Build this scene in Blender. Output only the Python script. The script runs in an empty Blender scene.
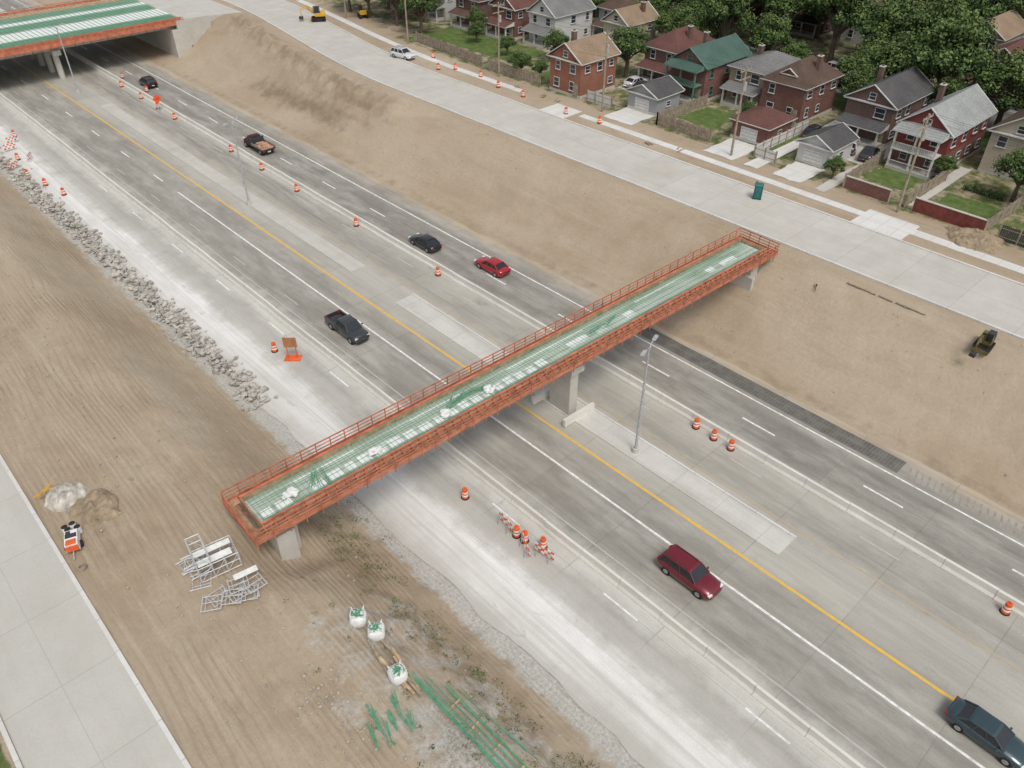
import bpy, math, random
from mathutils import Vector, Matrix, noise as mn
R=random.Random(7)
sc=bpy.context.scene
COL=sc.collection
# ------------------------------------------------------------------ helpers
def sm(t):
    t=max(0.0,min(1.0,t)); return t*t*(3-2*t)
def nz(x,y,k=1.0,z=0.0): return mn.noise(Vector((x*k,y*k,z)))
def fb(x,y,k=1.0,z=0.0): return nz(x,y,k,z)+.5*nz(x,y,k*2.1,z+5)+.25*nz(x,y,k*4.3,z+9)
def off(r): return 8.5*sm((r-108)/75) + max(0,(r-183)*.05)
ZL=5.0; ZR=6.0
def tz(s,r):
    if s<30: return ZL*(1-sm((s-11)/9.8))-1.5*math.exp(-((s-13.0)/2.4)**2-((r-36.6)/2.6)**2)
    return ZR*sm((s-59.3-off(r)*.4)/13.5)

class NB:
    """small node builder"""
    def __init__(self,name,rough=.85,spec=.3):
        self.m=bpy.data.materials.new(name); self.m.use_nodes=True
        self.t=self.m.node_tree; self.b=self.t.nodes['Principled BSDF']
        self.b.inputs['Roughness'].default_value=rough
        self.b.inputs['Specular IOR Level'].default_value=spec
        self.tc=self.n('ShaderNodeTexCoord'); self.obj=self.tc.outputs['Object']
    def n(self,k): return self.t.nodes.new(k)
    def l(self,a,b): self.t.links.new(a,b)
    def put(self,inp,v):
        if hasattr(v,'is_output'): self.l(v,inp)
        else:
            if isinstance(v,tuple) and len(v)==3 and inp.type=='RGBA': v=v+(1,)
            inp.default_value=v
    def scale(self,v,x,y,z=1,rot=0):
        n=self.n('ShaderNodeMapping'); self.l(v,n.inputs[0]); n.inputs['Scale'].default_value=(x,y,z); n.inputs['Rotation'].default_value=(0,0,rot); return n.outputs[0]
    def noise(self,sc_,det=4,vec=None,rough=.55,dist=0):
        n=self.n('ShaderNodeTexNoise'); self.l(vec or self.obj,n.inputs['Vector'])
        n.inputs['Scale'].default_value=sc_; n.inputs['Detail'].default_value=det
        n.inputs['Roughness'].default_value=rough; n.inputs['Distortion'].default_value=dist
        return n.outputs['Fac']
    def wave(self,sc_,vec,dist,ds=1.0,det=2):
        n=self.n('ShaderNodeTexWave'); self.l(vec,n.inputs['Vector']); n.inputs['Scale'].default_value=sc_; n.inputs['Distortion'].default_value=dist
        n.inputs['Detail'].default_value=det; n.inputs['Detail Scale'].default_value=ds; return n.outputs['Fac']
    def rng(self,v,a,b,c=0,d=1):
        n=self.n('ShaderNodeMapRange'); self.l(v,n.inputs[0])
        for i,x in enumerate((a,b,c,d)): n.inputs[i+1].default_value=x
        return n.outputs[0]
    def math(self,op,a,b=0.0):
        n=self.n('ShaderNodeMath'); n.operation=op; self.put(n.inputs[0],a); self.put(n.inputs[1],b); return n.outputs[0]
    def mix(self,f,a,b,mode='MIX'):
        n=self.n('ShaderNodeMixRGB'); n.blend_type=mode; self.put(n.inputs[0],f); self.put(n.inputs[1],a); self.put(n.inputs[2],b); return n.outputs[0]
    def ramp(self,v,stops):
        n=self.n('ShaderNodeValToRGB'); self.l(v,n.inputs[0]); e=n.color_ramp.elements
        while len(e)<len(stops): e.new(.5)
        for i,(p,c) in enumerate(stops):
            e[i].position=p; e[i].color=tuple(c)+(1,)
        return n.outputs[0]
    def xyz(self,v=None):
        n=self.n('ShaderNodeSeparateXYZ'); self.l(v or self.obj,n.inputs[0]); return n.outputs
    def bump(self,h,st=.4,d=.05):
        n=self.n('ShaderNodeBump'); n.inputs['Strength'].default_value=st; n.inputs['Distance'].default_value=d
        self.l(h,n.inputs['Height']); self.l(n.outputs[0],self.b.inputs['Normal'])
    def out(self,c): self.put(self.b.inputs['Base Color'],c); return self.m

def simple(name,col,rough=.7,var=.25,sc_=2.0,spec=.3,metal=0,bump=0,coat=0):
    b=NB(name,rough,spec)
    f=b.rng(b.noise(sc_,5),.3,.7)
    c=b.mix(f,tuple(x*(1-var) for x in col),tuple(min(1,x*(1+var)) for x in col))
    b.b.inputs['Metallic'].default_value=metal
    if coat: b.b.inputs['Coat Weight'].default_value=coat
    if bump: b.bump(b.noise(sc_*6,4),bump,.03)
    return b.out(c)

class MB:
    """mesh accumulator"""
    def __init__(self): self.v=[];self.f=[];self.m=[]
    def add(self,vs,fs,m=0,M=None):
        o=len(self.v)
        if M is not None: vs=[M@Vector(p) for p in vs]
        self.v+= [tuple(p) for p in vs]; self.f+=[tuple(i+o for i in f) for f in fs]; self.m+=[m]*len(fs)
    def box(self,c,d,m=0,rz=0,M=None,tp=1.0):
        x,y,z=[k/2 for k in d]; cs,sn=math.cos(rz),math.sin(rz); vs=[]
        for k,t in ((-1,1),(1,tp)):
            for i,j in ((-1,-1),(1,-1),(1,1),(-1,1)):
                a,b=i*x*t,j*y*t
                vs.append((c[0]+a*cs-b*sn,c[1]+a*sn+b*cs,c[2]+k*z))
        self.add(vs,[(3,2,1,0),(4,5,6,7),(0,1,5,4),(1,2,6,5),(2,3,7,6),(3,0,4,7)],m,M)
    def bb(self,a,b,m=0,M=None):
        self.box([(a[i]+b[i])/2 for i in range(3)],[abs(b[i]-a[i]) for i in range(3)],m,0,M)
    def cyl(self,p0,p1,r0,r1=None,n=10,m=0,M=None,cap=True):
        r1=r0 if r1 is None else r1
        p0=Vector(p0);p1=Vector(p1); d=(p1-p0); d=d.normalized() if d.length>1e-6 else Vector((0,0,1))
        u=d.orthogonal().normalized(); w=d.cross(u); vs=[]
        for p,r in ((p0,r0),(p1,r1)):
            for i in range(n):
                a=2*math.pi*i/n; vs.append(p+(u*math.cos(a)+w*math.sin(a))*r)
        fs=[(i,(i+1)%n,n+(i+1)%n,n+i) for i in range(n)]
        if cap: fs+=[tuple(range(n))[::-1],tuple(range(n,2*n))]
        self.add(vs,fs,m,M)
    def bar(self,p0,p1,w,m=0,M=None): self.cyl(p0,p1,w*.6,None,4,m,M)
    def prism(self,pts,z0,z1,m=0,M=None):
        n=len(pts); vs=[(p[0],p[1],z0) for p in pts]+[(p[0],p[1],z1) for p in pts]
        self.add(vs,[tuple(range(n))[::-1],tuple(range(n,2*n))]+[(i,(i+1)%n,n+(i+1)%n,n+i) for i in range(n)],m,M)
    def blob(self,c,r,m=0,M=None,jit=.2,n=8,k=5):
        vs=[];fs=[]; sd=R.random()*50
        for j in range(k+1):
            ph=math.pi*j/k
            for i in range(n):
                a=2*math.pi*i/n; d=Vector((math.sin(ph)*math.cos(a),math.sin(ph)*math.sin(a),math.cos(ph)))
                q=1+jit*mn.noise(d*1.7+Vector((sd,0,0)))*1.6
                vs.append((c[0]+d.x*r[0]*q,c[1]+d.y*r[1]*q,c[2]+d.z*r[2]*q))
        for j in range(k):
            for i in range(n): fs.append((j*n+i,(j+1)*n+i,(j+1)*n+(i+1)%n,j*n+(i+1)%n))
        self.add(vs,fs,m,M)
    def obj(self,name,mats,parent=None,loc=None,rot=0,smooth=False,bevel=0):
        me=bpy.data.meshes.new(name); me.from_pydata(self.v,[],self.f); me.update()
        for m in mats: me.materials.append(m)
        me.polygons.foreach_set('material_index',self.m)
        if smooth: me.polygons.foreach_set('use_smooth',[True]*len(self.f))
        o=bpy.data.objects.new(name,me); COL.objects.link(o)
        if parent: o.parent=parent
        if loc: o.location=loc
        o.rotation_euler[2]=rot
        if bevel:
            b=o.modifiers.new('bevel','BEVEL'); b.width=bevel; b.segments=2; b.limit_method='ANGLE'
        return o
def empty(name,loc=(0,0,0),rot=0):
    e=bpy.data.objects.new(name,None); e.empty_display_size=.3; COL.objects.link(e); e.location=loc; e.rotation_euler[2]=rot; return e
def strip(name,f0,f1,r0,r1,z,mat,step=2.0,h=0,jit=0,seed=0):
    """sheet running along the road direction; f0,f1 edges as function of r"""
    mb=MB(); k=max(1,int((r1-r0)/step)); vs=[]
    for i in range(k+1):
        r=r0+(r1-r0)*i/k
        a=f0(r) if callable(f0) else f0; b=f1(r) if callable(f1) else f1
        if jit: a+=jit*fb(seed,r,.35); b+=jit*fb(seed+9,r,.35)
        vs+=[(a,r,z),(b,r,z)]
    fs=[(2*i,2*i+1,2*i+3,2*i+2) for i in range(k)]
    if h:
        o=len(vs); vs+=[(x,y,z-h) for x,y,_ in vs]
        for i in range(k):
            fs+=[(2*i,2*i+2,o+2*i+2,o+2*i),(2*i+3,2*i+1,o+2*i+1,o+2*i+3)]
        fs+=[(1,0,o,o+1),(2*k,2*k+1,o+2*k+1,o+2*k)]
    mb.add(vs,fs)
    return mb.obj(name,[mat])
# ------------------------------------------------------------------ materials
def terrain_mat():
    b=NB('dirt_ground',.95,.12)
    at=b.n('ShaderNodeVertexColor'); at.layer_name='mask'
    sp=b.n('ShaderNodeSeparateColor'); b.l(at.outputs[0],sp.inputs[0]); G,GR,DK=sp.outputs[0],sp.outputs[1],sp.outputs[2]
    x,y,z=b.xyz()[:3]; left=b.rng(x,25,45,1,.12)
    n1=b.noise(.05,9,rough=.62,dist=.6); n2=b.noise(.35,8,rough=.7); n3=b.noise(3.0,7,rough=.78); n4=b.noise(.11,7,b.scale(b.obj,1.5,.5),rough=.65,dist=.8)
    tr=b.noise(1.0,6,b.scale(b.obj,1.2,.07),rough=.6,dist=1.0)
    tr2=b.noise(1.0,5,b.scale(b.obj,3.2,.22),rough=.65,dist=1.6)
    wv=b.wave(.8,b.scale(b.obj,1,.10),8,.6,4); wm=b.math('MULTIPLY',b.rng(b.noise(.09,4),.47,.6),left)
    wv2=b.wave(.6,b.scale(b.obj,1,.22,1,.3),11,.45,4); wm2=b.math('MULTIPLY',b.rng(b.noise(.07,4,b.scale(b.obj,1,1,1,1.2)),.5,.6),left)
    c=b.mix(b.rng(n1,.35,.65),(.36,.275,.185),(.465,.385,.285))
    c=b.mix(b.rng(n4,.45,.68,0,.65),c,(.50,.435,.34))
    c=b.mix(b.rng(n4,.32,.46,.5,0),c,(.315,.25,.175))
    c=b.mix(b.rng(n2,.35,.75,0,.55),c,(.41,.335,.245))
    c=b.mix(b.math('MULTIPLY',b.rng(tr,.5,.72,0,.5),b.rng(left,0,1,.35,1)),c,(.53,.455,.355))
    c=b.mix(b.math('MULTIPLY',b.rng(tr2,.54,.72,0,.4),left),c,(.28,.215,.15))
    c=b.mix(b.math('MULTIPLY',b.rng(wv,.6,.95,0,.42),wm),c,(.265,.20,.135))
    c=b.mix(b.math('MULTIPLY',b.rng(wv2,.7,.95,0,.36),wm2),c,(.275,.21,.145))
    c=b.mix(b.rng(n3,.35,.75,0,.42),c,(.27,.21,.145))
    dk=b.math('ADD',DK,b.rng(b.noise(.6,6),.3,.7,-.25,.25)); c=b.mix(b.rng(dk,.3,.85,0,.8),c,(.215,.165,.11))
    g=b.math('ADD',G,b.rng(b.noise(.9,8,rough=.7),.3,.7,-.38,.38))
    gc=b.mix(b.rng(b.noise(5,6,rough=.8),.35,.65),(.34,.325,.29),(.60,.585,.54))
    c=b.mix(b.rng(g,.35,.75,0,.9),c,gc)
    gr=b.math('ADD',GR,b.rng(b.noise(.5,8,rough=.7),.3,.7,-.35,.35))
    gg=b.mix(b.rng(b.noise(.7,7,rough=.7),.35,.65),(.06,.10,.028),(.15,.165,.065))
    c=b.mix(b.rng(gr,.35,.62),c,gg)
    h=b.math('ADD',b.math('ADD',b.noise(1.3,9,rough=.75),b.math('MULTIPLY',b.math('MULTIPLY',tr2,.7),left)),b.math('MULTIPLY',b.math('MULTIPLY',wv,wm),.35)); b.bump(h,.5,.25)
    return b.out(c)
def highway_mat():
    b=NB('highway_concrete',.85,.25)
    x,y,z=b.xyz()[:3]
    jit=b.math('MULTIPLY',b.rng(b.noise(.25,7,rough=.7),.3,.7,-1,1),.9)
    st=b.math('ADD',x,jit)
    D=(.29,.272,.237)
    S=[(20,(.45,.42,.36)),(21.5,(.55,.53,.485)),(23.0,(.70,.685,.65)),(24.8,(.80,.79,.765)),(26.3,(.52,.505,.465)),(28.0,(.42,.405,.365)),(29.4,(.60,.59,.55)),(30.8,(.48,.465,.42)),
       (31.8,(.32,.302,.265)),(33.0,D),(34.2,(.34,.32,.28)),(35.2,D),(36.2,(.36,.34,.297)),(37.2,(.30,.282,.245)),(38.6,(.36,.34,.297)),(40.0,(.43,.41,.36)),
       (43.5,(.45,.43,.385)),(45,(.345,.326,.283)),(47,(.385,.365,.32)),(48.8,(.46,.445,.40)),(50,(.33,.31,.275)),(51.3,(.25,.236,.208)),(52.6,(.31,.292,.257)),(53.8,(.25,.236,.208)),(55.2,(.31,.292,.257)),(56.3,(.30,.28,.245)),(57.4,(.35,.32,.275)),(58.6,(.45,.375,.28))]
    c=b.ramp(b.rng(st,20,60),[((s-20)/40,col) for s,col in S])
    fx=b.math('FLOOR',b.math('DIVIDE',b.math('SUBTRACT',x,32.2),3.4)); fy=b.math('FLOOR',b.math('DIVIDE',y,8.2))
    cx=b.n('ShaderNodeCombineXYZ'); b.l(fx,cx.inputs[0]); b.l(fy,cx.inputs[1])
    wn=b.n('ShaderNodeTexWhiteNoise'); b.l(cx.outputs[0],wn.inputs['Vector'])
    lane=b.rng(x,27,31)
    c=b.mix(lane,c,b.mix(1.0,c,b.mix(wn.outputs[0],(.93,.93,.93),(1.06,1.06,1.05)),'MULTIPLY'))
    s1=b.noise(1,6,b.scale(b.obj,1.7,.025),rough=.7,dist=.3); c=b.mix(b.rng(s1,.35,.7,0,.7),c,b.mix(1,c,(.76,.75,.73),'MULTIPLY'))
    s2=b.noise(1,7,b.scale(b.obj,.5,.11),rough=.7); c=b.mix(b.rng(s2,.46,.72,0,.6),c,(.52,.50,.445))
    s3=b.noise(7,6,rough=.8); c=b.mix(1,c,b.mix(b.rng(s3,.25,.75),(.87,.87,.87),(1.09,1.09,1.09)),'MULTIPLY')
    s4=b.noise(.8,6,b.scale(b.obj,1,.4),rough=.75,dist=1); c=b.mix(b.rng(s4,.60,.74,0,.45),c,(.2,.185,.16))
    # old asphalt remains in the closed lane further up
    m6=b.math('MULTIPLY',b.math('MULTIPLY',b.rng(x,44.6,45.3),b.rng(x,48.3,47.6)),b.rng(y,62,95)); s6=b.noise(1,6,b.scale(b.obj,.6,.05),rough=.7,dist=.4)
    c=b.mix(b.math('MULTIPLY',m6,b.rng(s6,.42,.58,0,.65)),c,(.20,.188,.165))
    s5=b.noise(1,5,b.scale(b.obj,2.6,.03),rough=.6,dist=.2); c=b.mix(b.math('MULTIPLY',b.rng(s5,.48,.66,0,.5),b.math('SUBTRACT',1.0,lane)),c,(.44,.42,.38))
    jy=b.math('LESS_THAN',b.math('FRACT',b.math('DIVIDE',y,8.2)),.010)
    jx=b.math('LESS_THAN',b.math('FRACT',b.math('DIVIDE',b.math('SUBTRACT',x,32.2),3.4)),.018)
    jm=b.math('MULTIPLY',b.math('MULTIPLY',b.math('MAXIMUM',jy,jx),.38),b.rng(x,26.5,29,.0,1))
    c=b.mix(b.math('MULTIPLY',jm,b.rng(b.noise(.4,4),.35,.6,.35,1)),c,(.15,.14,.12))
    b.bump(s3,.15,.02)
    return b.out(c)
def concrete(name,a,d,slab=5.0,tint=(.42,.33,.22),dirt=.5,jw=.02,jx=None,sv=.04):
    b=NB(name,.88,.25); x,y,z=b.xyz()[:3]
    c=b.mix(b.rng(b.noise(.35,7,rough=.7),.3,.7),a,d)
    c=b.mix(b.rng(b.noise(1,6,b.scale(b.obj,1.1,.06),rough=.7),.5,.75,0,dirt),c,tint)
    c=b.mix(b.rng(b.noise(.12,6,rough=.65,dist=.6),.52,.72,0,dirt*.7),c,tint)
    c=b.mix(1,c,b.mix(b.rng(b.noise(6,6,rough=.8),.25,.75),(.90,.90,.90),(1.07,1.07,1.07)),'MULTIPLY')
    if slab:
        fx=b.math('FLOOR',b.math('DIVIDE',x,4.2)); fy=b.math('FLOOR',b.math('DIVIDE',y,slab))
        cx=b.n('ShaderNodeCombineXYZ'); b.l(fx,cx.inputs[0]); b.l(fy,cx.inputs[1])
        wn=b.n('ShaderNodeTexWhiteNoise'); b.l(cx.outputs[0],wn.inputs['Vector'])
        c=b.mix(1.0,c,b.mix(wn.outputs[0],(1-sv,)*3,(1+sv*.7,)*3),'MULTIPLY')
        j=b.math('LESS_THAN',b.math('FRACT',b.math('DIVIDE',y,slab)),jw)
        if jx:
            j=b.math('MAXIMUM',j,b.math('LESS_THAN',b.math('FRACT',b.math('DIVIDE',b.math('SUBTRACT',x,jx[0]),jx[1])),.014))
        c=b.mix(b.math('MULTIPLY',j,.28),c,(.18,.165,.14))
    return b.out(c)
def paint(name,col,wear=.5):
    b=NB(name,.6,.3); w=b.rng(b.noise(2.2,7,rough=.75),.5-.25*wear,.75)
    return b.out(b.mix(w,col,(.36,.345,.31)))
def brick(name,c1,c2,mor=(.33,.29,.25)):
    b=NB(name,.9,.2); n=b.n('ShaderNodeTexBrick')
    x,y,z=b.xyz()[:3]; cx=b.n('ShaderNodeCombineXYZ'); b.l(b.math('ADD',x,y),cx.inputs[0]); b.l(z,cx.inputs[1])
    b.l(cx.outputs[0],n.inputs['Vector']); n.inputs['Scale'].default_value=1.0
    n.inputs['Brick Width'].default_value=.42; n.inputs['Row Height'].default_value=.15; n.inputs['Mortar Size'].default_value=.012
    n.inputs['Color1'].default_value=c1+(1,); n.inputs['Color2'].default_value=c2+(1,); n.inputs['Mortar'].default_value=mor+(1,)
    c=b.mix(b.rng(b.noise(.7,5),.35,.7,0,.4),n.outputs[0],tuple(k*.6 for k in c1))
    return b.out(c)
def siding(name,c):
    b=NB(name,.7,.3); x,y,z=b.xyz()[:3]
    l=b.math('LESS_THAN',b.math('FRACT',b.math('DIVIDE',z,.22)),.16)
    k=b.mix(b.rng(b.noise(.8,5),.3,.7,0,.35),c,tuple(q*.75 for q in c))
    return b.out(b.mix(b.math('MULTIPLY',l,.45),k,tuple(q*.4 for q in c)))
def shingle(name,c):
    b=NB(name,.92,.15); x,y,z=b.xyz()[:3]
    row=b.math('FRACT',b.math('DIVIDE',z,.16))
    n=b.noise(1,5,b.scale(b.obj,3,3,7),rough=.8); m=b.noise(.35,6)
    k=b.mix(b.rng(n,.3,.7),tuple(q*.62 for q in c),tuple(q*1.3 for q in c))
    k=b.mix(b.rng(m,.4,.7,0,.5),k,tuple(q*1.55 for q in c))
    return b.out(b.mix(b.math('MULTIPLY',b.math('LESS_THAN',row,.2),.45),k,tuple(q*.4 for q in c)))
M_ter=terrain_mat(); M_hwy=highway_mat()
M_svc=concrete('service_road_concrete',(.47,.45,.405),(.56,.54,.495),6.0,(.46,.40,.32),.55,.012,(74,4.8))
M_fro=concrete('frontage_road_concrete',(.47,.455,.41),(.53,.515,.47),6.0,(.46,.41,.335),.4,.010,(1.0,3.15),.015)
M_walk=concrete('sidewalk_concrete',(.60,.59,.56),(.70,.69,.66),1.8,(.47,.40,.30),.4,.04)
M_curb=concrete('curb_concrete',(.58,.57,.54),(.68,.67,.64),3.0,(.42,.35,.26),.5,.03)
M_bar=concrete('barrier_concrete',(.62,.60,.54),(.74,.72,.66),0,(.42,.39,.33),.4)
M_con=concrete('structure_concrete',(.46,.44,.39),(.56,.54,.49),0,(.32,.29,.25),.35)
M_new=concrete('new_concrete',(.52,.505,.46),(.61,.595,.55),4.1,(.42,.40,.35),.9,.015)
M_white=paint('white_road_paint',(.82,.82,.79),.3); M_faint=paint('worn_white_paint',(.58,.57,.53),1.4)
M_yel=paint('yellow_road_paint',(.78,.46,.04),.25); M_fy=paint('worn_yellow_paint',(.54,.37,.16),1.2)
M_org=simple('orange_plastic',(.70,.13,.035),.5,.15); M_wht=simple('white_reflective',(.75,.75,.73),.5,.12)
M_rub=simple('black_rubber',(.025,.025,.025),.8,.3); M_steel=simple('galvanised_steel',(.46,.47,.48),.5,.2,3,.5,.35)
M_alu=simple('aluminium_frame',(.58,.59,.59),.45,.15,3,.5,.25)
M_form=simple('orange_formwork',(.47,.165,.095),.75,.35,1.3); M_ply=simple('plywood_form',(.47,.28,.18),.8,.35,1.5)
M_pln=simple('stained_walkway_plank',(.33,.21,.125),.85,.45,1.6)
M_wood=simple('timber_plank',(.46,.34,.21),.85,.35,2.2); M_wood2=simple('weathered_timber',(.30,.25,.19),.9,.35,2.2)
M_reb=simple('green_epoxy_rebar',(.10,.31,.18),.6,.25,3)
bb_=NB('deck_form_panel',.7,.25); M_deck=bb_.out(bb_.mix(bb_.rng(bb_.noise(1,6,bb_.scale(bb_.obj,.2,.7),rough=.65),.35,.68),(.33,.385,.31),(.55,.59,.53)))
M_foam=simple('white_foam_panel',(.72,.74,.71),.7,.14,2); M_bagw=simple('white_woven_bag',(.70,.70,.67),.8,.15,4,bump=.4)
M_glass=simple('window_glass',(.03,.04,.05),.12,.3,1,.6); M_cglass=simple('car_glass',(.018,.022,.026),.08,.2,1,.7)
M_trim=simple('white_trim',(.60,.59,.56),.6,.14); M_dark=simple('dark_trim',(.05,.05,.055),.6,.2)
M_chr=simple('wheel_alloy',(.45,.45,.46),.35,.1,3,.5,.7)
M_hl=simple('headlamp_lens',(.75,.77,.78),.15,.05,2,.6); M_tl=simple('tail_lamp_lens',(.35,.01,.01),.25,.1)
M_rock=simple('broken_concrete_rubble',(.41,.385,.34),.95,.42,1.2,.2,0,.5); M_grav=simple('loose_gravel',(.40,.365,.31),.95,.35,4,.2,0,.9)
M_ylwm=simple('yellow_machine_paint',(.62,.36,.03),.5,.2)
# ------------------------------------------------------------------ terrain
def axis(segs):
    out=[]
    for a,b,st in segs:
        n=max(1,int(round((b-a)/st))); out+=[a+(b-a)*i/n for i in range(n)]
    out.append(segs[-1][1]); return out
SS=axis([(-1500,-300,300),(-300,-60,40),(-60,-9,6),(-9,24,.5),(24,56,4),(56,92,.65),(92,260,7),(260,600,60),(600,1800,300)])
RR=axis([(-1500,-300,300),(-300,-60,40),(-60,-6,4),(-6,75,.5),(75,210,.95),(210,400,12),(400,1800,280)])
def build_ground():
    vs=[];cols=[]
    for r in RR:
        o=off(r)
        for s in SS:
            z=tz(s,r); g=gr=dk=0.0
            if -8<s<24: 
                w=sm((s-1.6)/1.5)*sm((21-s)/2)
                z+=w*(.18*fb(s,r,.23)+.09*fb(s*1.2,r,1.1,3)+.07*nz(s*1.6,r*.06,1,8))
                # paired wheel ruts left by the site traffic
                for c0,am in((3.2,.8),(6.6,1.3),(9.6,1.0)):
                    for h in(-.95,.95):
                        q=s-(c0+am*nz(c0,r,.045)*2+h); e=math.exp(-(q/.30)**2)*w
                        z-=.10*e; dk+=.38*e*(.6+.6*nz(c0*3,r,.15))
                z+=w*sm((s-12)/3)*(.36*fb(s,r,.6,4))*sm((60-r)/30)
            if s>57 and s<92:
                w=sm((s-59)/2)*sm((72.5+o-s)/2)
                z+=w*(.18*fb(s,r,.2)+.09*fb(s,r,.9,3))
                for h in(-.9,.9):
                    q=s-(66.5+o*.6+1.8*nz(5,r,.035)*2+h); e=math.exp(-(q/.33)**2)*w; z-=.07*e; dk+=.28*e*(.5+.8*nz(2,r,.12))
                bz=math.exp(-((s-(69+o*.9))/2.2)**2)*sm((r-92)/14)*sm((172-r)/12)
                z+=bz*(1.1+1.0*fb(s,r,.6)); dk+=bz*.6
                dk+=.75*math.exp(-((s-64.5-.8*fb(3,r,.1))/1.8)**2)*sm((r-100)/14)*sm((146-r)/14)
                dk+=.45*math.exp(-((s-59.6)/1.0)**2)
            g+=sm((s-18.6)/2.2) if s<30 else 0
            if s<30:
                g+=.46*sm((s-8)/3)*sm((34-r)/6)*sm((r+4)/4)*sm((19-s)/2); dk+=.55*math.exp(-((s-16.6)/1.6)**2)*sm((50-r)/14)
                g+=.40*math.exp(-((s-12.5)/1.4)**2-((r-17)/3)**2)+.3*math.exp(-((s-8.8)/1.2)**2-((r-23.5)/3)**2)
            dk+=.35*math.exp(-((s-4)/1.6)**2-((r-46)/7)**2)
            if s<-5.6: gr+=.9
            if s>84.2+o: gr+=.1*sm((s-88-o)/1.5)
            if s>91+o*.5: gr=.52
            if s>84.5+o and s<91+o*.5: dk+=.22
            if 20.8<s<58.8: z=min(z,-.06)
            if -5.4<s<1.2: z=ZL-.06
            if 73.4+o<s<84.4+o: z=ZR-.06
            vs.append((s,r,z)); cols.append((min(g,1),min(gr,1),max(0,min(dk,1)),1))
    n=len(SS); fs=[]
    for j in range(len(RR)-1):
        for i in range(n-1): fs.append((j*n+i,j*n+i+1,(j+1)*n+i+1,(j+1)*n+i))
    me=bpy.data.meshes.new('ground'); me.from_pydata(vs,[],fs); me.update()
    a=me.color_attributes.new('mask','FLOAT_COLOR','POINT')
    a.data.foreach_set('color',[k for c in cols for k in c])
    me.polygons.foreach_set('use_smooth',[True]*len(fs)); me.materials.append(M_ter)
    o=bpy.data.objects.new('ground',me); COL.objects.link(o)
build_ground()
# ------------------------------------------------------------------ roads
def rag(base,amp,seed): return lambda r: base+amp*fb(seed,r,.25)
strip('highway',rag(21.2,.55,3),rag(58.7,.35,17),-60,330,0,M_hwy,.8)
def line(name,s,r0,r1,w,mat,z=.006): return strip(name,s-w/2,s+w/2,r0,r1,z,mat,6)
def dashes(name,s,r0,r1,L,P,w,mat,z=.006):
    mb=MB(); r=r0
    while r<r1: mb.add([(s-w/2,r,z),(s+w/2,r,z),(s+w/2,r+L,z),(s-w/2,r+L,z)],[(0,1,2,3)]); r+=P
    return mb.obj(name,[mat])
line('lane_marking_white',35.95,-40,107,.2,M_white); dashes('lane_marking_dashes',35.95,112,240,3.2,12,.18,M_white)
line('lane_marking_yellow',39.0,-40,300,.25,M_yel); line('lane_marking_white',31.7,-40,240,.13,M_faint)
line('lane_marking_old_yellow',44.3,-40,240,.16,M_fy); dashes('lane_marking_dashes',47.3,-4,240,3.2,12,.15,M_faint)
line('lane_marking_white',50.1,-40,260,.14,M_faint); dashes('lane_marking_dashes',52.65,-1.5,260,3.4,11.8,.18,M_white)
line('lane_marking_white',55.6,-40,260,.17,M_white); dashes('lane_marking_dashes',28.8,6,120,3.2,12,.15,M_white)
dashes('lane_marking_dashes',32.9,70,200,3,12,.12,M_faint)
strip('median_slab',41.0,43.4,14.5,63,.08,M_new,2,.1); strip('median_slab',41.2,43.3,72,150,.07,M_con,2,.1)
strip('median_kerb',43.4,43.6,14.5,63,.16,M_curb,2,.18)
b=NB('dark_block_mat',.9,.2); x,y,z=b.xyz()[:3]
j=b.math('MAXIMUM',b.math('LESS_THAN',b.math('FRACT',b.math('DIVIDE',b.math('SUBTRACT',x,56.1),.93)),.12),b.math('LESS_THAN',b.math('FRACT',b.math('DIVIDE',y,.3)),.25))
c=b.mix(b.rng(b.noise(.8,7,rough=.75),.3,.7),(.085,.081,.073),(.19,.18,.16)); M_mat=b.out(b.mix(b.math('MULTIPLY',j,.35),c,(.24,.225,.195)))
strip('rumble_mat',56.1,57.95,12.5,41,.01,M_mat,1.0,jit=.05)
M_groove=simple('rumble_groove',(.30,.28,.24),.9,.2); mb=MB()
for i in range(34):
    r=-6+i*.53; mb.add([(56.2,r,.012),(56.2,r+.16,.012),(57.7,r+.52,.012),(57.7,r+.36,.012)],[(0,3,2,1)])
mb.obj('rumble_grooves',[M_groove])
strip('service_road',lambda r:74+off(r)*.95,lambda r:83.6+off(r),-80,300,ZR+.0,M_svc,3)
for f in (lambda r:73.75+off(r)*.95,lambda r:83.6+off(r)):
    strip('kerb',f,(lambda g:(lambda r:g(r)+.26))(f),-80,300,ZR+.12,M_curb,3,.25)
strip('frontage_road',-5.3,1.0,-80,200,ZL,M_fro,4); strip('kerb',1.0,1.26,-80,200,ZL+.12,M_curb,4,.25); strip('kerb',-5.56,-5.3,-80,200,ZL+.12,M_curb,4,.25)
strip('sidewalk',86.0,87.5,-60,27.5,ZR+.06,M_walk,3,.1); strip('sidewalk',86.2,87.5,33.5,78,ZR+.06,M_walk,3,.1)
strip('sidewalk',lambda r:87.2+off(r)*.8,lambda r:88.6+off(r)*.8,92,170,ZR+.06,M_walk,3,.1)
strip('driveway_apron',83.9 ,88.6,27.5,33.5,ZR+.07,M_walk,1.5,.1)
strip('driveway_apron',83.9,88.0,79,84,ZR+.07,M_walk,1.5,.1)
mb=MB(); mb.add([(66,169,ZR+.9),(80,169,ZR+.03),(80,195,ZR+.03),(66,195,ZR+.9),(66,169,0),(80,169,5),(80,195,5),(66,195,0)],[(0,1,2,3),(0,4,5,1),(3,2,6,7),(0,3,7,4)])
mb.obj('cross_street',[M_svc])
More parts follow.
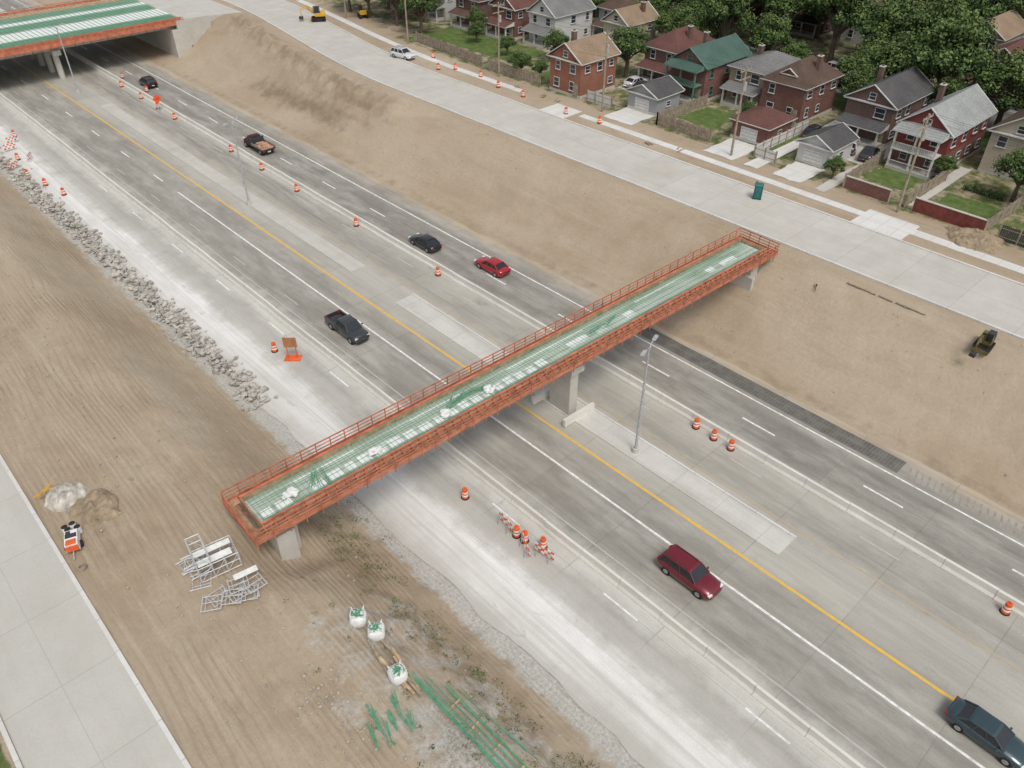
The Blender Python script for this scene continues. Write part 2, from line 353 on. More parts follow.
# ------------------------------------------------------------------ jersey barriers
def jersey(name,s,r0,r1):
    prof=[(-.31,0),(-.31,.09),(-.16,.33),(-.11,.84),(.11,.84),(.16,.33),(.31,.09),(.31,0)]
    mb=MB(); r=r0
    while r<r1:
        w=R.uniform(-.035,.035); w2=w+R.uniform(-.02,.02); L=3.775; vs=[]
        for rr,ww in ((r,w),(r+L,w2)): vs+=[(s+ww+p[0],rr,p[1]) for p in prof]
        n=8; fs=[(i,(i+1)%n,n+(i+1)%n,n+i) for i in range(n)]+[tuple(range(n)),tuple(range(2*n-1,n-1,-1))]
        mb.add(vs,fs); r+=3.8
    return mb.obj(name,[M_bar])
jersey('concrete_barrier',30.15,-40,240); jersey('concrete_barrier',49.1,-40,240)
# ------------------------------------------------------------------ traffic drums / signs
def drum(s,r,z=0):
    mb=MB()
    mb.cyl((0,0,0),(0,0,.09),.36,.34,14,2)
    rr=.29; lv=[.09,.3,.45,.6,.75,.9,1.0]
    for i in range(6):
        mb.cyl((0,0,lv[i]),(0,0,lv[i+1]),rr-.012*i,rr-.012*(i+1),14,1 if i in(1,3) else 0,cap=(i==5))
    mb.box((0,0,1.06),(.22,.05,.12),0)
    mb.obj('traffic_drum',[M_org,M_wht,M_rub],loc=(s,r,z),rot=R.random()*3)
for s,r in [(48.3,64.5),(48.4,81.5),(48.3,96),(48.4,106),(48.4,115.5),(48.2,135),(48.3,142),(48.3,149),(48.3,158),(48.4,27.6),(48.3,25.6),(48.3,23.8),(48.3,.8),(48.2,45.5),
            (26.6,64),(27.6,35.2),(27.9,29.4),(28,28.6),(28.6,27.2),(50.6,152),(50.5,163)]:
    drum(s,r)
def barricade(s,r,rot,z=0):
    mb=MB()
    for x in(-.6,.6):
        mb.bar((x,-.3,0),(x,0,1.05),.06,2); mb.bar((x,.3,0),(x,0,1.05),.06,2)
    for k,zz in enumerate((.45,.8,1.05)):
        for i in range(6): mb.box((-.75+.3*i,-.05,zz),(.298,.04,.18),(i+k)%2)
    mb.obj('traffic_barricade',[M_org,M_wht,M_steel],loc=(s,r,z),rot=rot)
for s,r,a in [(27.8,30.6,1.4),(27.3,27.8,1.1),(27.9,26.4,1.7),(23.6,139,.1),(24.8,142,.3),(24.6,133,1),(21.8,131,.6)]: barricade(s,r,a)
for s,r in [(23.3,134.5),(22.4,127),(23.2,122),(24,117),(86.5,96),(86.3,90),(85.6,80),(86.4,74),(88,102),(87.5,108),(89,116),(25.9,145),(85.4,110)]:
    drum(s,r,ZR if s>60 else 0)
def roadsign(name,s,r,rot,shape,mat,z=0,h=2.0):
    mb=MB()
    if shape=='board':
        for x in(-.45,.45): mb.box((x,0,h/2+.3),(.1,.1,h+.6),2)
        mb.box((0,-.07,h),(1.35,.04,1.15),0); mb.box((0,.075,h),(1.3,.03,.12),1)
        mb.box((0,0,.06),(1.6,1.0,.1),2)
    else:
        mb.cyl((0,0,0),(0,0,h+.5),.035,None,8,2); mb.bar((-.5,-.4,.05),(0,0,1),.05,2); mb.bar((.5,-.4,.05),(0,0,1),.05,2); mb.bar((0,.6,.05),(0,0,1),.05,2)
        k=.78; mb.add([(0,-.06,h-k),(k,-.06,h),(0,-.06,h+k),(-k,-.06,h),(0,-.1,h-k),(k,-.1,h),(0,-.1,h+k),(-k,-.1,h)],[(3,2,1,0),(4,5,6,7),(0,1,5,4),(1,2,6,5),(2,3,7,6),(3,0,4,7)],0)
        mb.box((0,-.115,h),(.5,.012,.12),3)
    mb.obj(name,[mat,M_wood2,M_org if shape=='board' else M_steel,M_dark],loc=(s,r,z),rot=rot)
M_sign=simple('orange_sign_face',(.80,.10,.03),.5,.08); M_signb=simple('brown_sign_back',(.36,.17,.08),.8,.25)
roadsign('traffic_sign',27.3,61.6,-.75,'board',M_signb); roadsign('roadwork_sign',48.0,140.5,-.1,'dia',M_sign,0,2.1)
# ------------------------------------------------------------------ lamp posts, poles
def lamp(s,r,rot=0,h=11.2):
    mb=MB(); mb.cyl((0,0,0),(0,0,.5),.32,.3,12,1); mb.cyl((0,0,.5),(0,0,h),.14,.08,10,0)
    for d in(-1,1):
        pts=[(0,0,h-.4),(d*.5,0,h+.15),(d*.9,0,h+.25)]
        for a,b_ in zip(pts,pts[1:]): mb.cyl(a,b_,.045,None,6,0)
        mb.box((d*1.2,0,h+.25),(.75,.32,.13),0,tp=.8); mb.box((d*1.22,0,h+.165),(.45,.24,.03),2)
    mb.obj('street_lamp',[M_steel,M_con,M_hl],loc=(s,r,0),rot=rot)
lamp(41.9,29.2,.3); lamp(41.3,96.6,.5); lamp(41.2,160,.4)
def upole(s,r,z=ZR,h=11.5):
    mb=MB(); mb.cyl((0,0,0),(0,0,h),.17,.11,8,0)
    for zz in(h-.5,h-1.5): mb.box((0,0,zz),(2.4,.12,.12),0)
    for x in(-1.1,-.5,.5,1.1): mb.cyl((x,0,h-.44),(x,0,h-.24),.05,None,6,1)
    mb.cyl((.3,0,h-3),(.3,0,h-2),.25,None,10,1)
    mb.obj('utility_pole',[M_wood2,M_steel],loc=(s,r,z))
PR=[8,31,54,77,100,126,150]
for r in PR: upole(90.3+off(r)*.6,r)
mb=MB()
for a,b_ in zip(PR,PR[1:]):
    for x,zz in((-1.1,11.3),(.5,11.3),(1.1,11.3),(0,7.9)):
        p=[]
        for k in range(9):
            t=k/8; p.append((90.3+off(a)*.6*(1-t)+off(b_)*.6*t+x,a+(b_-a)*t,ZR+zz-2.0*t*(1-t)))
        for q,w in zip(p,p[1:]): mb.cyl(q,w,.012,None,3,0,cap=False)
mb.obj('overhead_wires',[M_rub])
# ------------------------------------------------------------------ foot bridge under construction
def bridge():
    P=empty('pedestrian_bridge',(11.55,38.7,0),math.atan2(-1.85,58.3)); L=58.1
    g=MB()
    for y in(-1.0,1.0):
        g.bb((.6,y-.12,5.75),(L-.6,y+.12,6.72)); g.bb((.6,y-.32,5.7),(L-.6,y+.32,5.84)); 
    for i in range(9): g.bb((3+i*6.4,-.9,5.95),(3.2+i*6.4,.9,6.6))
    g.obj('girders',[M_ply],P)
    g=MB(); g.bb((.5,-1.5,6.74),(L-.5,1.5,6.9),0)
    x=.8
    while x<L-1:
        w=R.uniform(1.1,1.5)
        if x<27 and R.random()<.85:
            y0=R.uniform(-.12,.12); g.bb((x,-.85+y0,6.9),(x+w-.35,-.05+y0,6.99),1)
        elif x>27 and R.random()<.35: g.bb((x,-.4,6.9),(x+w,.3,6.95),1)
        x+=w
    for a,b_ in((4,9),(14,19),(24,33),(40,46)): g.bb((a,.78,6.9),(b_,.95,6.96),1)
    g.obj('deck_forms',[M_deck,M_foam],P)
    g=MB()
    for i in range(int((L-1.4)/.36)):
        x=.7+i*.36; g.bar((x,-1.42,7.03),(x,1.42,7.03),.017)
    for y in(-1.38,-1.24,-1.08,-.92,-.35,.25,.5,.72,1.08,1.24,1.38):
        g.bar((.6,y,7.05),(L-.6,y,7.05),.024)
    for y in(-1.36,1.36):
        for i in range(int(L/.5)): g.bar((.6+i*.5,y,7.0),(.6+i*.5,y,7.4),.022)
        g.bar((.6,y,7.38),(L-.6,y,7.38),.035)
    g.obj('reinforcement_mat',[M_reb],P)
    g=MB()
    for x,y,a,n in[(5.2,.2,1.1,8),(6.0,-.4,1.45,5),(17.5,.5,.7,7),(18.6,.7,.15,8),(20.4,.5,-.3,6),(34,.1,.05,7),(36,.4,.4,4)]:
        for i in range(n):
            aa=a+R.gauss(0,.12); d=Vector((math.cos(aa),math.sin(aa),0))*R.uniform(.7,1.15); o=Vector((-math.sin(a),math.cos(a),0))*(i-n/2)*.07; c=Vector((x+R.gauss(0,.15),y*.5,7.12+R.random()*.05))+o; g.bar(c-d,c+d,.032)
    g.obj('loose_rebar',[M_reb],P)
    g=MB()
    for x,y in[(9.9,-.3),(16.6,-.5),(20.9,-.35),(3.1,-.2)]:
        for k in range(3): g.blob((x+R.uniform(-.3,.3),y+R.uniform(-.2,.2),7.2),(.38,.3,.16),0,jit=.6,n=11,k=6)
    g.obj('material_bags',[M_bagw],P)
    g=MB()
    for sd in(-1,1):
        g.bb((.3,sd*1.53,6.72),(L-.3,sd*1.60,7.36),0)
        x=.3
        while x<L-.2:
            g.bb((x,sd*1.60,6.76),(x+.12,sd*1.74,7.30),1); g.bar((x+.06,sd*1.72,7.26),(x+.06,sd*2.26,6.80),.10,1)
            x+=.8
        g.bb((.3,sd*1.5,7.37),(L-.3,sd*1.70,7.42),1)
    for x in(.3,L-.36): g.bb((x,-1.5,6.72),(x+.06,1.5,7.3),0)
    g.obj('edge_formwork',[M_ply,M_form],P)
    g=MB()
    for sd in(-1,1):
        for k,y in enumerate((1.74,1.98,2.22)):
            x=-.6
            while x<L+.6:
                l=R.uniform(2.6,3.8); x2=min(x+l,L+.6); g.bb((x+.01,sd*y,6.70+.012*R.random()),(x2-.01,sd*(y+.225),6.75),0 if R.random()<.75 else 1); x=x2
    for x in(-.6,-.3,L-.25,L+.2): g.bb((x,-1.7,6.70),(x+.27,1.7,6.752),0)
    g.obj('walkway_planks',[M_pln,M_ply],P)
    g=MB()
    x=-.55
    while x<L+.6:
        for sd in(-1,1): g.bar((x,sd*2.44,6.2),(x,sd*2.44,7.86),.075)
        x+=1.22
    for sd in(-1,1):
        for z,w in((7.83,.10),(7.50,.06),(7.18,.08)): g.bb((-.65,sd*2.40,z-w/2),(L+.65,sd*2.45,z+w/2))
        g.bb((-.65,sd*2.38,6.56),(L+.65,sd*2.42,6.98))
        x=0
        while x<L:
            g.bb((x,sd*1.12,6.58),(x+.09,sd*2.44,6.69)); g.bar((x+.045,sd*1.3,5.80),(x+.045,sd*2.40,6.58),.10,1 if sd<0 else 0); g.bar((x+.045,sd*1.34,5.80),(x+.045,sd*1.34,6.6),.10)
            g.bar((x+.05,sd*2.3,6.5),(x+.66,sd*1.45,5.95),.05,0)
            x+=1.22
        g.bb((0,sd*2.1,6.42),(L,sd*2.22,6.57),1); g.bb((0,sd*1.33,5.86),(L,sd*1.40,5.98),0)
    for x in(-.65,L+.6):
        for z,w in((7.83,.10),(7.50,.06),(7.18,.08)): g.bb((x,-2.38,z-w/2),(x+.05,2.38,z+w/2))
        g.bb((x,-2.36,6.56),(x+.04,2.36,6.98))
        for y in(-1.2,0,1.2): g.bar((x+.02,y,6.6),(x+.02,y,7.8),.07)
    g.obj('guard_rails',[M_form,M_ply],P)
    g=MB()
    g.bb((29.3,-1.7,4.9),(30.9,1.7,5.68)); g.bb((29.6,-1.3,-.1),(30.6,1.3,4.9))
    g.bb((.9,-1.9,1.5),(2.3,1.5,5.68)); g.bb((2.4,-1.1,1.5),(2.8,1.1,5.2))
    g.bb((L-2.4,-1.6,2.5),(L-1.2,1.6,5.68)); g.bb((L-2.9,-2.2,2.5),(L-2.41,2.2,4.9))
    g.obj('piers',[M_con],P,bevel=.05)
    g=MB()
    for y in(-2.1,2.1): g.bb((28.2,y-.15,0.081),(32,y+.15,.85))
    g.obj('pier_protection',[M_bar],P)
bridge()
# ------------------------------------------------------------------ far overpass
def overpass():
    P=empty('road_overpass')
    r0,r1=168,196; s0,s1=8,66.5
    g=MB()
    for i in range(9): r=r0+1.6+i*3.1; g.bb((s0,r-.2,5.4),(s1,r+.2,6.6))
    g.obj('girders',[M_con],P)
    g=MB(); g.bb((s0,r0+.6,6.6),(s1,r1-.6,6.9),0)
    g.bb((s0,r0+6,6.9),(s1,r0+11.5,7.0),1); g.bb((s0,r0+17,6.9),(s1,r0+19.5,6.99),1); g.bb((s0,r0+24,6.9),(s1,r0+26.5,7.0),2)
    g.obj('deck_forms',[M_deck,M_foam,M_ply],P)
    g=MB()
    for i in range(int((s1-s0)/.9)): g.bb((s0+i*.9,r0+.8,7.05),(s0+i*.9+.09,r1-.8,7.08))
    for i in range(50): 
        r=r0+1+i*.52; q=r-r0
        if q<5.6 or 12<q<16.6 or 20<q<23.5: g.bb((s0,r,7.1),(s1,r+.17,7.13))
    g.obj('reinforcement_mat',[M_reb],P)
    g=MB()
    for r in(r0,r1):
        d=-1 if r==r0 else 1
        g.bb((s0,r-.35,6.4),(s1,r+.35,6.5),1); g.bb((s0,r+d*.38,6.2),(s1,r+d*.42,6.95),0); g.bb((s0,r-d*.4,6.5),(s1,r-d*.5,7.4),0)
        g.bb((s0,r+d*.38,7.4),(s1,r+d*.43,7.5),0)
        for i in range(40): g.bb((s0+i*1.5,r+d*.36,6.2),(s0+.1+i*1.5,r+d*.44,7.5),0); g.bar((s0+i*1.5,r-d*.4,5.6),(s0+i*1.5,r+d*.4,6.4),.12,0)
    g.obj('guard_rails',[M_form,M_wood],P)
    g=MB()
    g.bb((41.4,r0+.8,4.5),(42.8,r1-.8,5.38))
    for i in range(5): g.cyl((42.1,r0+2.5+i*5.7,-.1),(42.1,r0+2.5+i*5.7,4.5),.55,None,14)
    g.bb((63.8,r0-.5,-.1),(65,r1+.5,5.38)); g.bb((65,r0-.5,-.1),(67,r0+.2,6.9)); g.bb((65,r1-.2,-.1),(67,r1+.5,6.9)); g.bb((67,r0-.5,2),(72,r0,6.95)); g.bb((16,r0,0),(17,r1,5.38))
    g.obj('piers',[M_con],P)
overpass()
# ------------------------------------------------------------------ vehicles
def paintm(name,c): 
    m=simple(name,c,.28,.06,1,.5,.25,0,.8); return m
def loft(mb,st,m=0):
    n=len(st); V=[]
    for x,hw,z0,zb,zt in st:
        V+=[(x,s*a,b_) for s,a,b_ in [(-1,hw*.86,z0),(-1,hw*.98,z0+.12),(-1,hw,(z0+zb)*.5+.05),(-1,hw*.97,zb-.08),(-1,hw*.90,zb),(-1,hw*.55,zt),(1,0,zt+.015),(1,hw*.55,zt),(1,hw*.90,zb),(1,hw*.97,zb-.08),(1,hw,(z0+zb)*.5+.05),(1,hw*.98,z0+.12),(1,hw*.86,z0)]]
    k=13; F=[]
    for i in range(n-1):
        for j in range(k-1): F.append((i*k+j,(i+1)*k+j,(i+1)*k+j+1,i*k+j+1))
        F.append((i*k+k-1,(i+1)*k+k-1,(i+1)*k,i*k))
    F+=[tuple(range(k))[::-1],tuple(range((n-1)*k,n*k))]
    mb.add(V,F,m)
def cabin(P,mat,xr0,xr1,xf1,xf0,zb,zr,hw,pillars):
    g=MB(); w0=hw*.90; w1=hw*.70
    V=[(xr0,-w0,zb),(xf0,-w0,zb),(xf0,w0,zb),(xr0,w0,zb),(xr1,-w1,zr-.06),(xf1,-w1,zr-.06),(xf1,w1,zr-.06),(xr1,w1,zr-.06)]
    g.add(V,[(0,1,5,4),(1,2,6,5),(2,3,7,6),(3,0,4,7)],0); g.obj('windows',[M_cglass],P)
    g=MB()
    V=[]; F=[]; xs=[xr1-.06,xr1+.12,(xr1+xf1)/2,xf1-.12,xf1+.05]; zz=[zr-.06,zr-.005,zr+.02,zr-.005,zr-.07]
    for x,z in zip(xs,zz):
        for q,dz in((-1,-.05),(-.9,0),(-.5,.025),(0,.03),(.5,.025),(.9,0),(1,-.05)): V.append((x,q*(w1+.03),z+dz))
    for i in range(4):
        for j in range(6): F.append((i*7+j,(i+1)*7+j,(i+1)*7+j+1,i*7+j+1))
    g.add(V,F,0)
    for s_ in(-1,1):
        g.bar((xr0+.02,s_*w0*1.0,zb),(xr1,s_*w1*1.01,zr-.06),.11); g.bar((xf0-.02,s_*w0*1.0,zb),(xf1,s_*w1*1.01,zr-.06),.075)
        for t in pillars:
            x=xr0+(xf0-xr0)*t; x1=xr1+(xf1-xr1)*t; g.bar((x,s_*(w0+.005),zb),(x1,s_*(w1+.01),zr-.06),.08)
        g.bar((xr1,s_*w1*1.01,zr-.07),(xf1,s_*w1*1.01,zr-.07),.08)
    g.obj('roof',[mat],P,smooth=False)
def wheels(P,L,hw,xs,rad=.34):
    g=MB()
    for x in xs:
        for s_ in(-1,1):
            g.cyl((x,s_*(hw-.24),rad),(x,s_*(hw-.0),rad),rad,None,20,0); g.cyl((x,s_*(hw-.01),rad),(x,s_*(hw+.012),rad),rad*.62,rad*.55,12,1)
            g.cyl((x,s_*(hw-.30),rad+.02),(x,s_*(hw-.045),rad+.02),rad+.09,None,20,2)
    g.obj('wheels',[M_rub,M_chr,M_dark],P)
def lights(P,xf,xr,hw,zf,zr_):
    g=MB()
    for s_ in(-1,1):
        g.box((xf-.10,s_*hw*.70,zf),(.22,.34,.13),0); g.box((xr+.07,s_*hw*.74,zr_),(.16,.30,.16),1)
    g.box((xf-.02,0,zf-.12),(.08,hw*.9,.16),2); g.box((xf-.02,0,.36),(.1,hw*1.2,.10),2); g.box((xr+.02,0,.62),(.05,.5,.13),3)
    g.obj('lamps_and_grille',[M_hl,M_tl,M_dark,M_wht],P)
def mirrors(P,x,hw,z,mat):
    g=MB()
    for s_ in(-1,1): g.box((x,s_*(hw+.07),z),(.13,.18,.12),0)
    g.obj('mirrors',[mat],P,bevel=.02)
def sedan(name,s,r,rot,mat,z=0):
    P=empty(name,(s,r,z),rot); hw=.91
    g=MB(); loft(g,[(-2.38,.70,.42,.72,.74),(-2.30,.82,.30,.92,.97),(-1.9,.89,.26,.96,1.02),(-1.2,.91,.22,.97,1.03),(0,.91,.2,.93,1.0),(.95,.91,.22,.90,.98),(1.5,.90,.24,.84,.92),(2.05,.86,.26,.74,.80),(2.32,.76,.30,.64,.68),(2.42,.62,.36,.56,.58)])
    g.obj('body',[mat],P,smooth=True); cabin(P,mat,-1.95,-1.15,.35,1.12,.92,1.44,hw,(.36,.66))
    wheels(P,0,hw,(-1.42,1.42)); lights(P,2.36,-2.36,hw,.64,.80); mirrors(P,.78,hw,.98,mat); return P
def suv(name,s,r,rot,mat,z=0):
    P=empty(name,(s,r,z),rot); hw=.95
    g=MB(); loft(g,[(-2.36,.78,.45,.95,.98),(-2.28,.90,.34,1.05,1.1),(-1.8,.95,.28,1.08,1.14),(0,.95,.26,1.06,1.13),(.9,.95,.28,1.03,1.12),(1.5,.94,.3,.99,1.09),(2.1,.90,.32,.90,.99),(2.34,.80,.36,.78,.84),(2.42,.66,.42,.66,.68)])
    g.obj('body',[mat],P,smooth=True); cabin(P,mat,-2.28,-1.92,.38,1.12,1.05,1.70,hw,(.28,.60))
    g=MB()
    for s_ in(-1,1): g.bb((-1.8,s_*.60,1.75),(.2,s_*.63,1.79)); 
    g.obj('roof_rails',[M_dark],P)
    wheels(P,0,hw,(-1.42,1.42),.37); lights(P,2.36,-2.36,hw,.80,1.0); mirrors(P,.8,hw,1.12,mat); return P
def pickup(name,s,r,rot,mat):
    P=empty(name,(s,r,0),rot); hw=1.0
    g=MB(); loft(g,[(-.75,.99,.42,1.12,1.16),(0,1.0,.40,1.12,1.16),(1.0,1.0,.40,1.10,1.17),(1.6,.99,.42,1.08,1.17),(2.4,.97,.44,1.04,1.12),(2.72,.90,.46,.96,1.02),(2.82,.8,.5,.84,.86)])
    g.obj('body',[mat],P,smooth=True)
    g=MB(); 
    g.bb((-2.85,-.97,.45),(-.76,.97,.72),0)
    for s_ in(-1,1): g.bb((-2.85,s_*.86,.72),(-.76,s_*.99,1.18),0)
    g.bb((-2.90,-.85,.62),(-2.82,.85,1.16),0); g.bb((-.84,-.85,.72),(-.77,.85,1.18),0); g.bb((-2.80,-.85,.722),(-.85,.85,.74),1)
    g.obj('cargo_bed',[mat,M_dark],P,bevel=.025)
    cabin(P,mat,-.74,-.5,.85,1.5,1.12,1.84,hw,(.42,)); wheels(P,0,hw,(-1.75,1.85),.41); lights(P,2.78,-2.84,hw,.88,.95); mirrors(P,1.15,hw+.05,1.25,M_dark); return P
def flatbed(name,s,r,rot,mat):
    P=empty(name,(s,r,0),rot); hw=1.05
    g=MB(); loft(g,[(.4,1.0,.5,1.25,1.3),(1.2,1.02,.5,1.25,1.3),(2.2,1.0,.5,1.2,1.28),(3.0,.95,.5,1.1,1.18),(3.3,.8,.55,.95,1.0)])
    g.obj('body',[mat],P,smooth=True); cabin(P,mat,.42,.6,1.5,2.05,1.25,2.05,hw,(.5,))
    g=MB(); g.bb((-3.3,-1.15,.85),(.3,1.15,1.0),0); g.bb((.18,-1.15,1.0),(.28,1.15,1.9),0)
    for s_ in(-1,1): g.bb((-3.3,s_*1.08,1.0),(.1,s_*1.14,1.35),2)
    g.bb((-3.1,-.95,1.0),(-.5,.95,1.12),1)
    for i in range(3): g.box((-2.5+i*.8,R.uniform(-.2,.2),1.2),(.6,1.2,R.uniform(.2,.4)),1,R.uniform(-.1,.1))
    g.bb((-3.2,-.4,.5),(.5,.4,.8),0); g.obj('flat_bed',[M_dark,M_ply,M_wood2],P)
    wheels(P,0,hw,(-2.2,2.3),.42); lights(P,3.26,-3.3,hw,.95,.75); mirrors(P,1.8,hw+.1,1.4,M_dark); return P
C_gray=paintm('dark_gray_car_paint',(.045,.048,.052)); C_blk=paintm('black_car_paint',(.015,.015,.018)); C_red=paintm('red_car_paint',(.42,.012,.022))
C_mar=paintm('maroon_car_paint',(.17,.008,.02)); C_blu=paintm('slate_blue_car_paint',(.03,.058,.07)); C_wht=paintm('white_car_paint',(.7,.7,.7)); C_sil=paintm('silver_car_paint',(.4,.41,.42))
dn=-math.pi/2; up=math.pi/2
pickup('pickup_truck',33.9,61.6,dn,C_gray); suv('suv',34.3,17.8,dn,C_mar); sedan('sedan',37.9,-2.0,dn-.02,C_blu)
sedan('sedan',51.5,71.0,up,C_blk); sedan('sedan',53.7,61.0,up,C_red); flatbed('flatbed_truck',52.0,113.3,up,simple('truck_paint',(.07,.012,.014),.4)); suv('suv',52.2,155.0,up,C_blk)
suv('suv',85.0,119.5,dn+.15,C_wht,ZR)
# ------------------------------------------------------------------ houses
B1=brick('orange_brick',(.31,.105,.06),(.24,.085,.05)); B2=brick('red_brick',(.19,.068,.052),(.14,.05,.04)); B3=brick('tan_brick',(.33,.26,.19),(.26,.20,.14)); B4=brick('dark_brick',(.15,.08,.065),(.11,.058,.048))
S1=siding('cream_siding',(.48,.42,.33)); S2=siding('white_siding',(.57,.57,.55)); S3=siding('grey_siding',(.34,.35,.35)); S4=siding('red_siding',(.21,.05,.045))
Rb=shingle('brown_shingle',(.105,.072,.056)); Rr=shingle('red_brown_shingle',(.135,.066,.055)); Rg=shingle('green_shingle',(.07,.12,.10)); Ry=shingle('grey_shingle',(.18,.178,.172)); Rd=shingle('charcoal_shingle',(.09,.088,.088)); Rt=shingle('tan_shingle',(.26,.19,.13)); Rl=shingle('light_grey_shingle',(.29,.30,.29))
def roof_part(g,s0,s1,r0,r1,z,rise,kind,ov=.45,m=0,mw=1):
    a0,a1,b0,b1=s0-ov,s1+ov,r0-ov,r1+ov; t=.16; zc=z-.12
    if kind=='hip':
        w=a1-a0; d=b1-b0
        if w>=d: i=d/2*.92; R0,R1=(a0+i,(b0+b1)/2),(a1-i,(b0+b1)/2)
        else: i=w/2*.92; R0,R1=((a0+a1)/2,b0+i),((a0+a1)/2,b1-i)
        V=[(a0,b0,zc),(a1,b0,zc),(a1,b1,zc),(a0,b1,zc),(R0[0],R0[1],z+rise),(R1[0],R1[1],z+rise)]
        F=[(0,1,5,4),(1,2,5),(2,3,4,5),(3,0,4)] if w>=d else [(0,1,4),(1,2,5,4),(2,3,5),(3,0,4,5)]
        g.add(V,F,m)
    elif kind=='gs':
        c=(b0+b1)/2; V=[(a0,b0,zc),(a1,b0,zc),(a1,b1,zc),(a0,b1,zc),(a0,c,z+rise),(a1,c,z+rise)]; F=[(0,1,5,4),(2,3,4,5)]
        g.add(V,F,m); c2=(r0+r1)/2
        g.add([(s0,r0,z-.02),(s0,r1,z-.02),(s0,c2,z+rise-.18)],[(0,2,1)],mw); g.add([(s1,r0,z-.02),(s1,r1,z-.02),(s1,c2,z+rise-.18)],[(0,1,2)],mw)
        for x in(a0,a1): g.bar((x,b0,zc),(x,c,z+rise),.16,2); g.bar((x,b1,zc),(x,c,z+rise),.16,2)
    g.add([(a0,b0,zc-.005),(a1,b0,zc-.005),(a1,b1,zc-.005),(a0,b1,zc-.005)],[(3,2,1,0)],2)
    for p,q in(((a0,b0),(a1,b0)),((a1,b0),(a1,b1)),((a1,b1),(a0,b1)),((a0,b1),(a0,b0))):
        g.add([(p[0],p[1],zc-t),(q[0],q[1],zc-t),(q[0],q[1],zc+.003),(p[0],p[1],zc+.003)],[(0,1,2,3)],2)
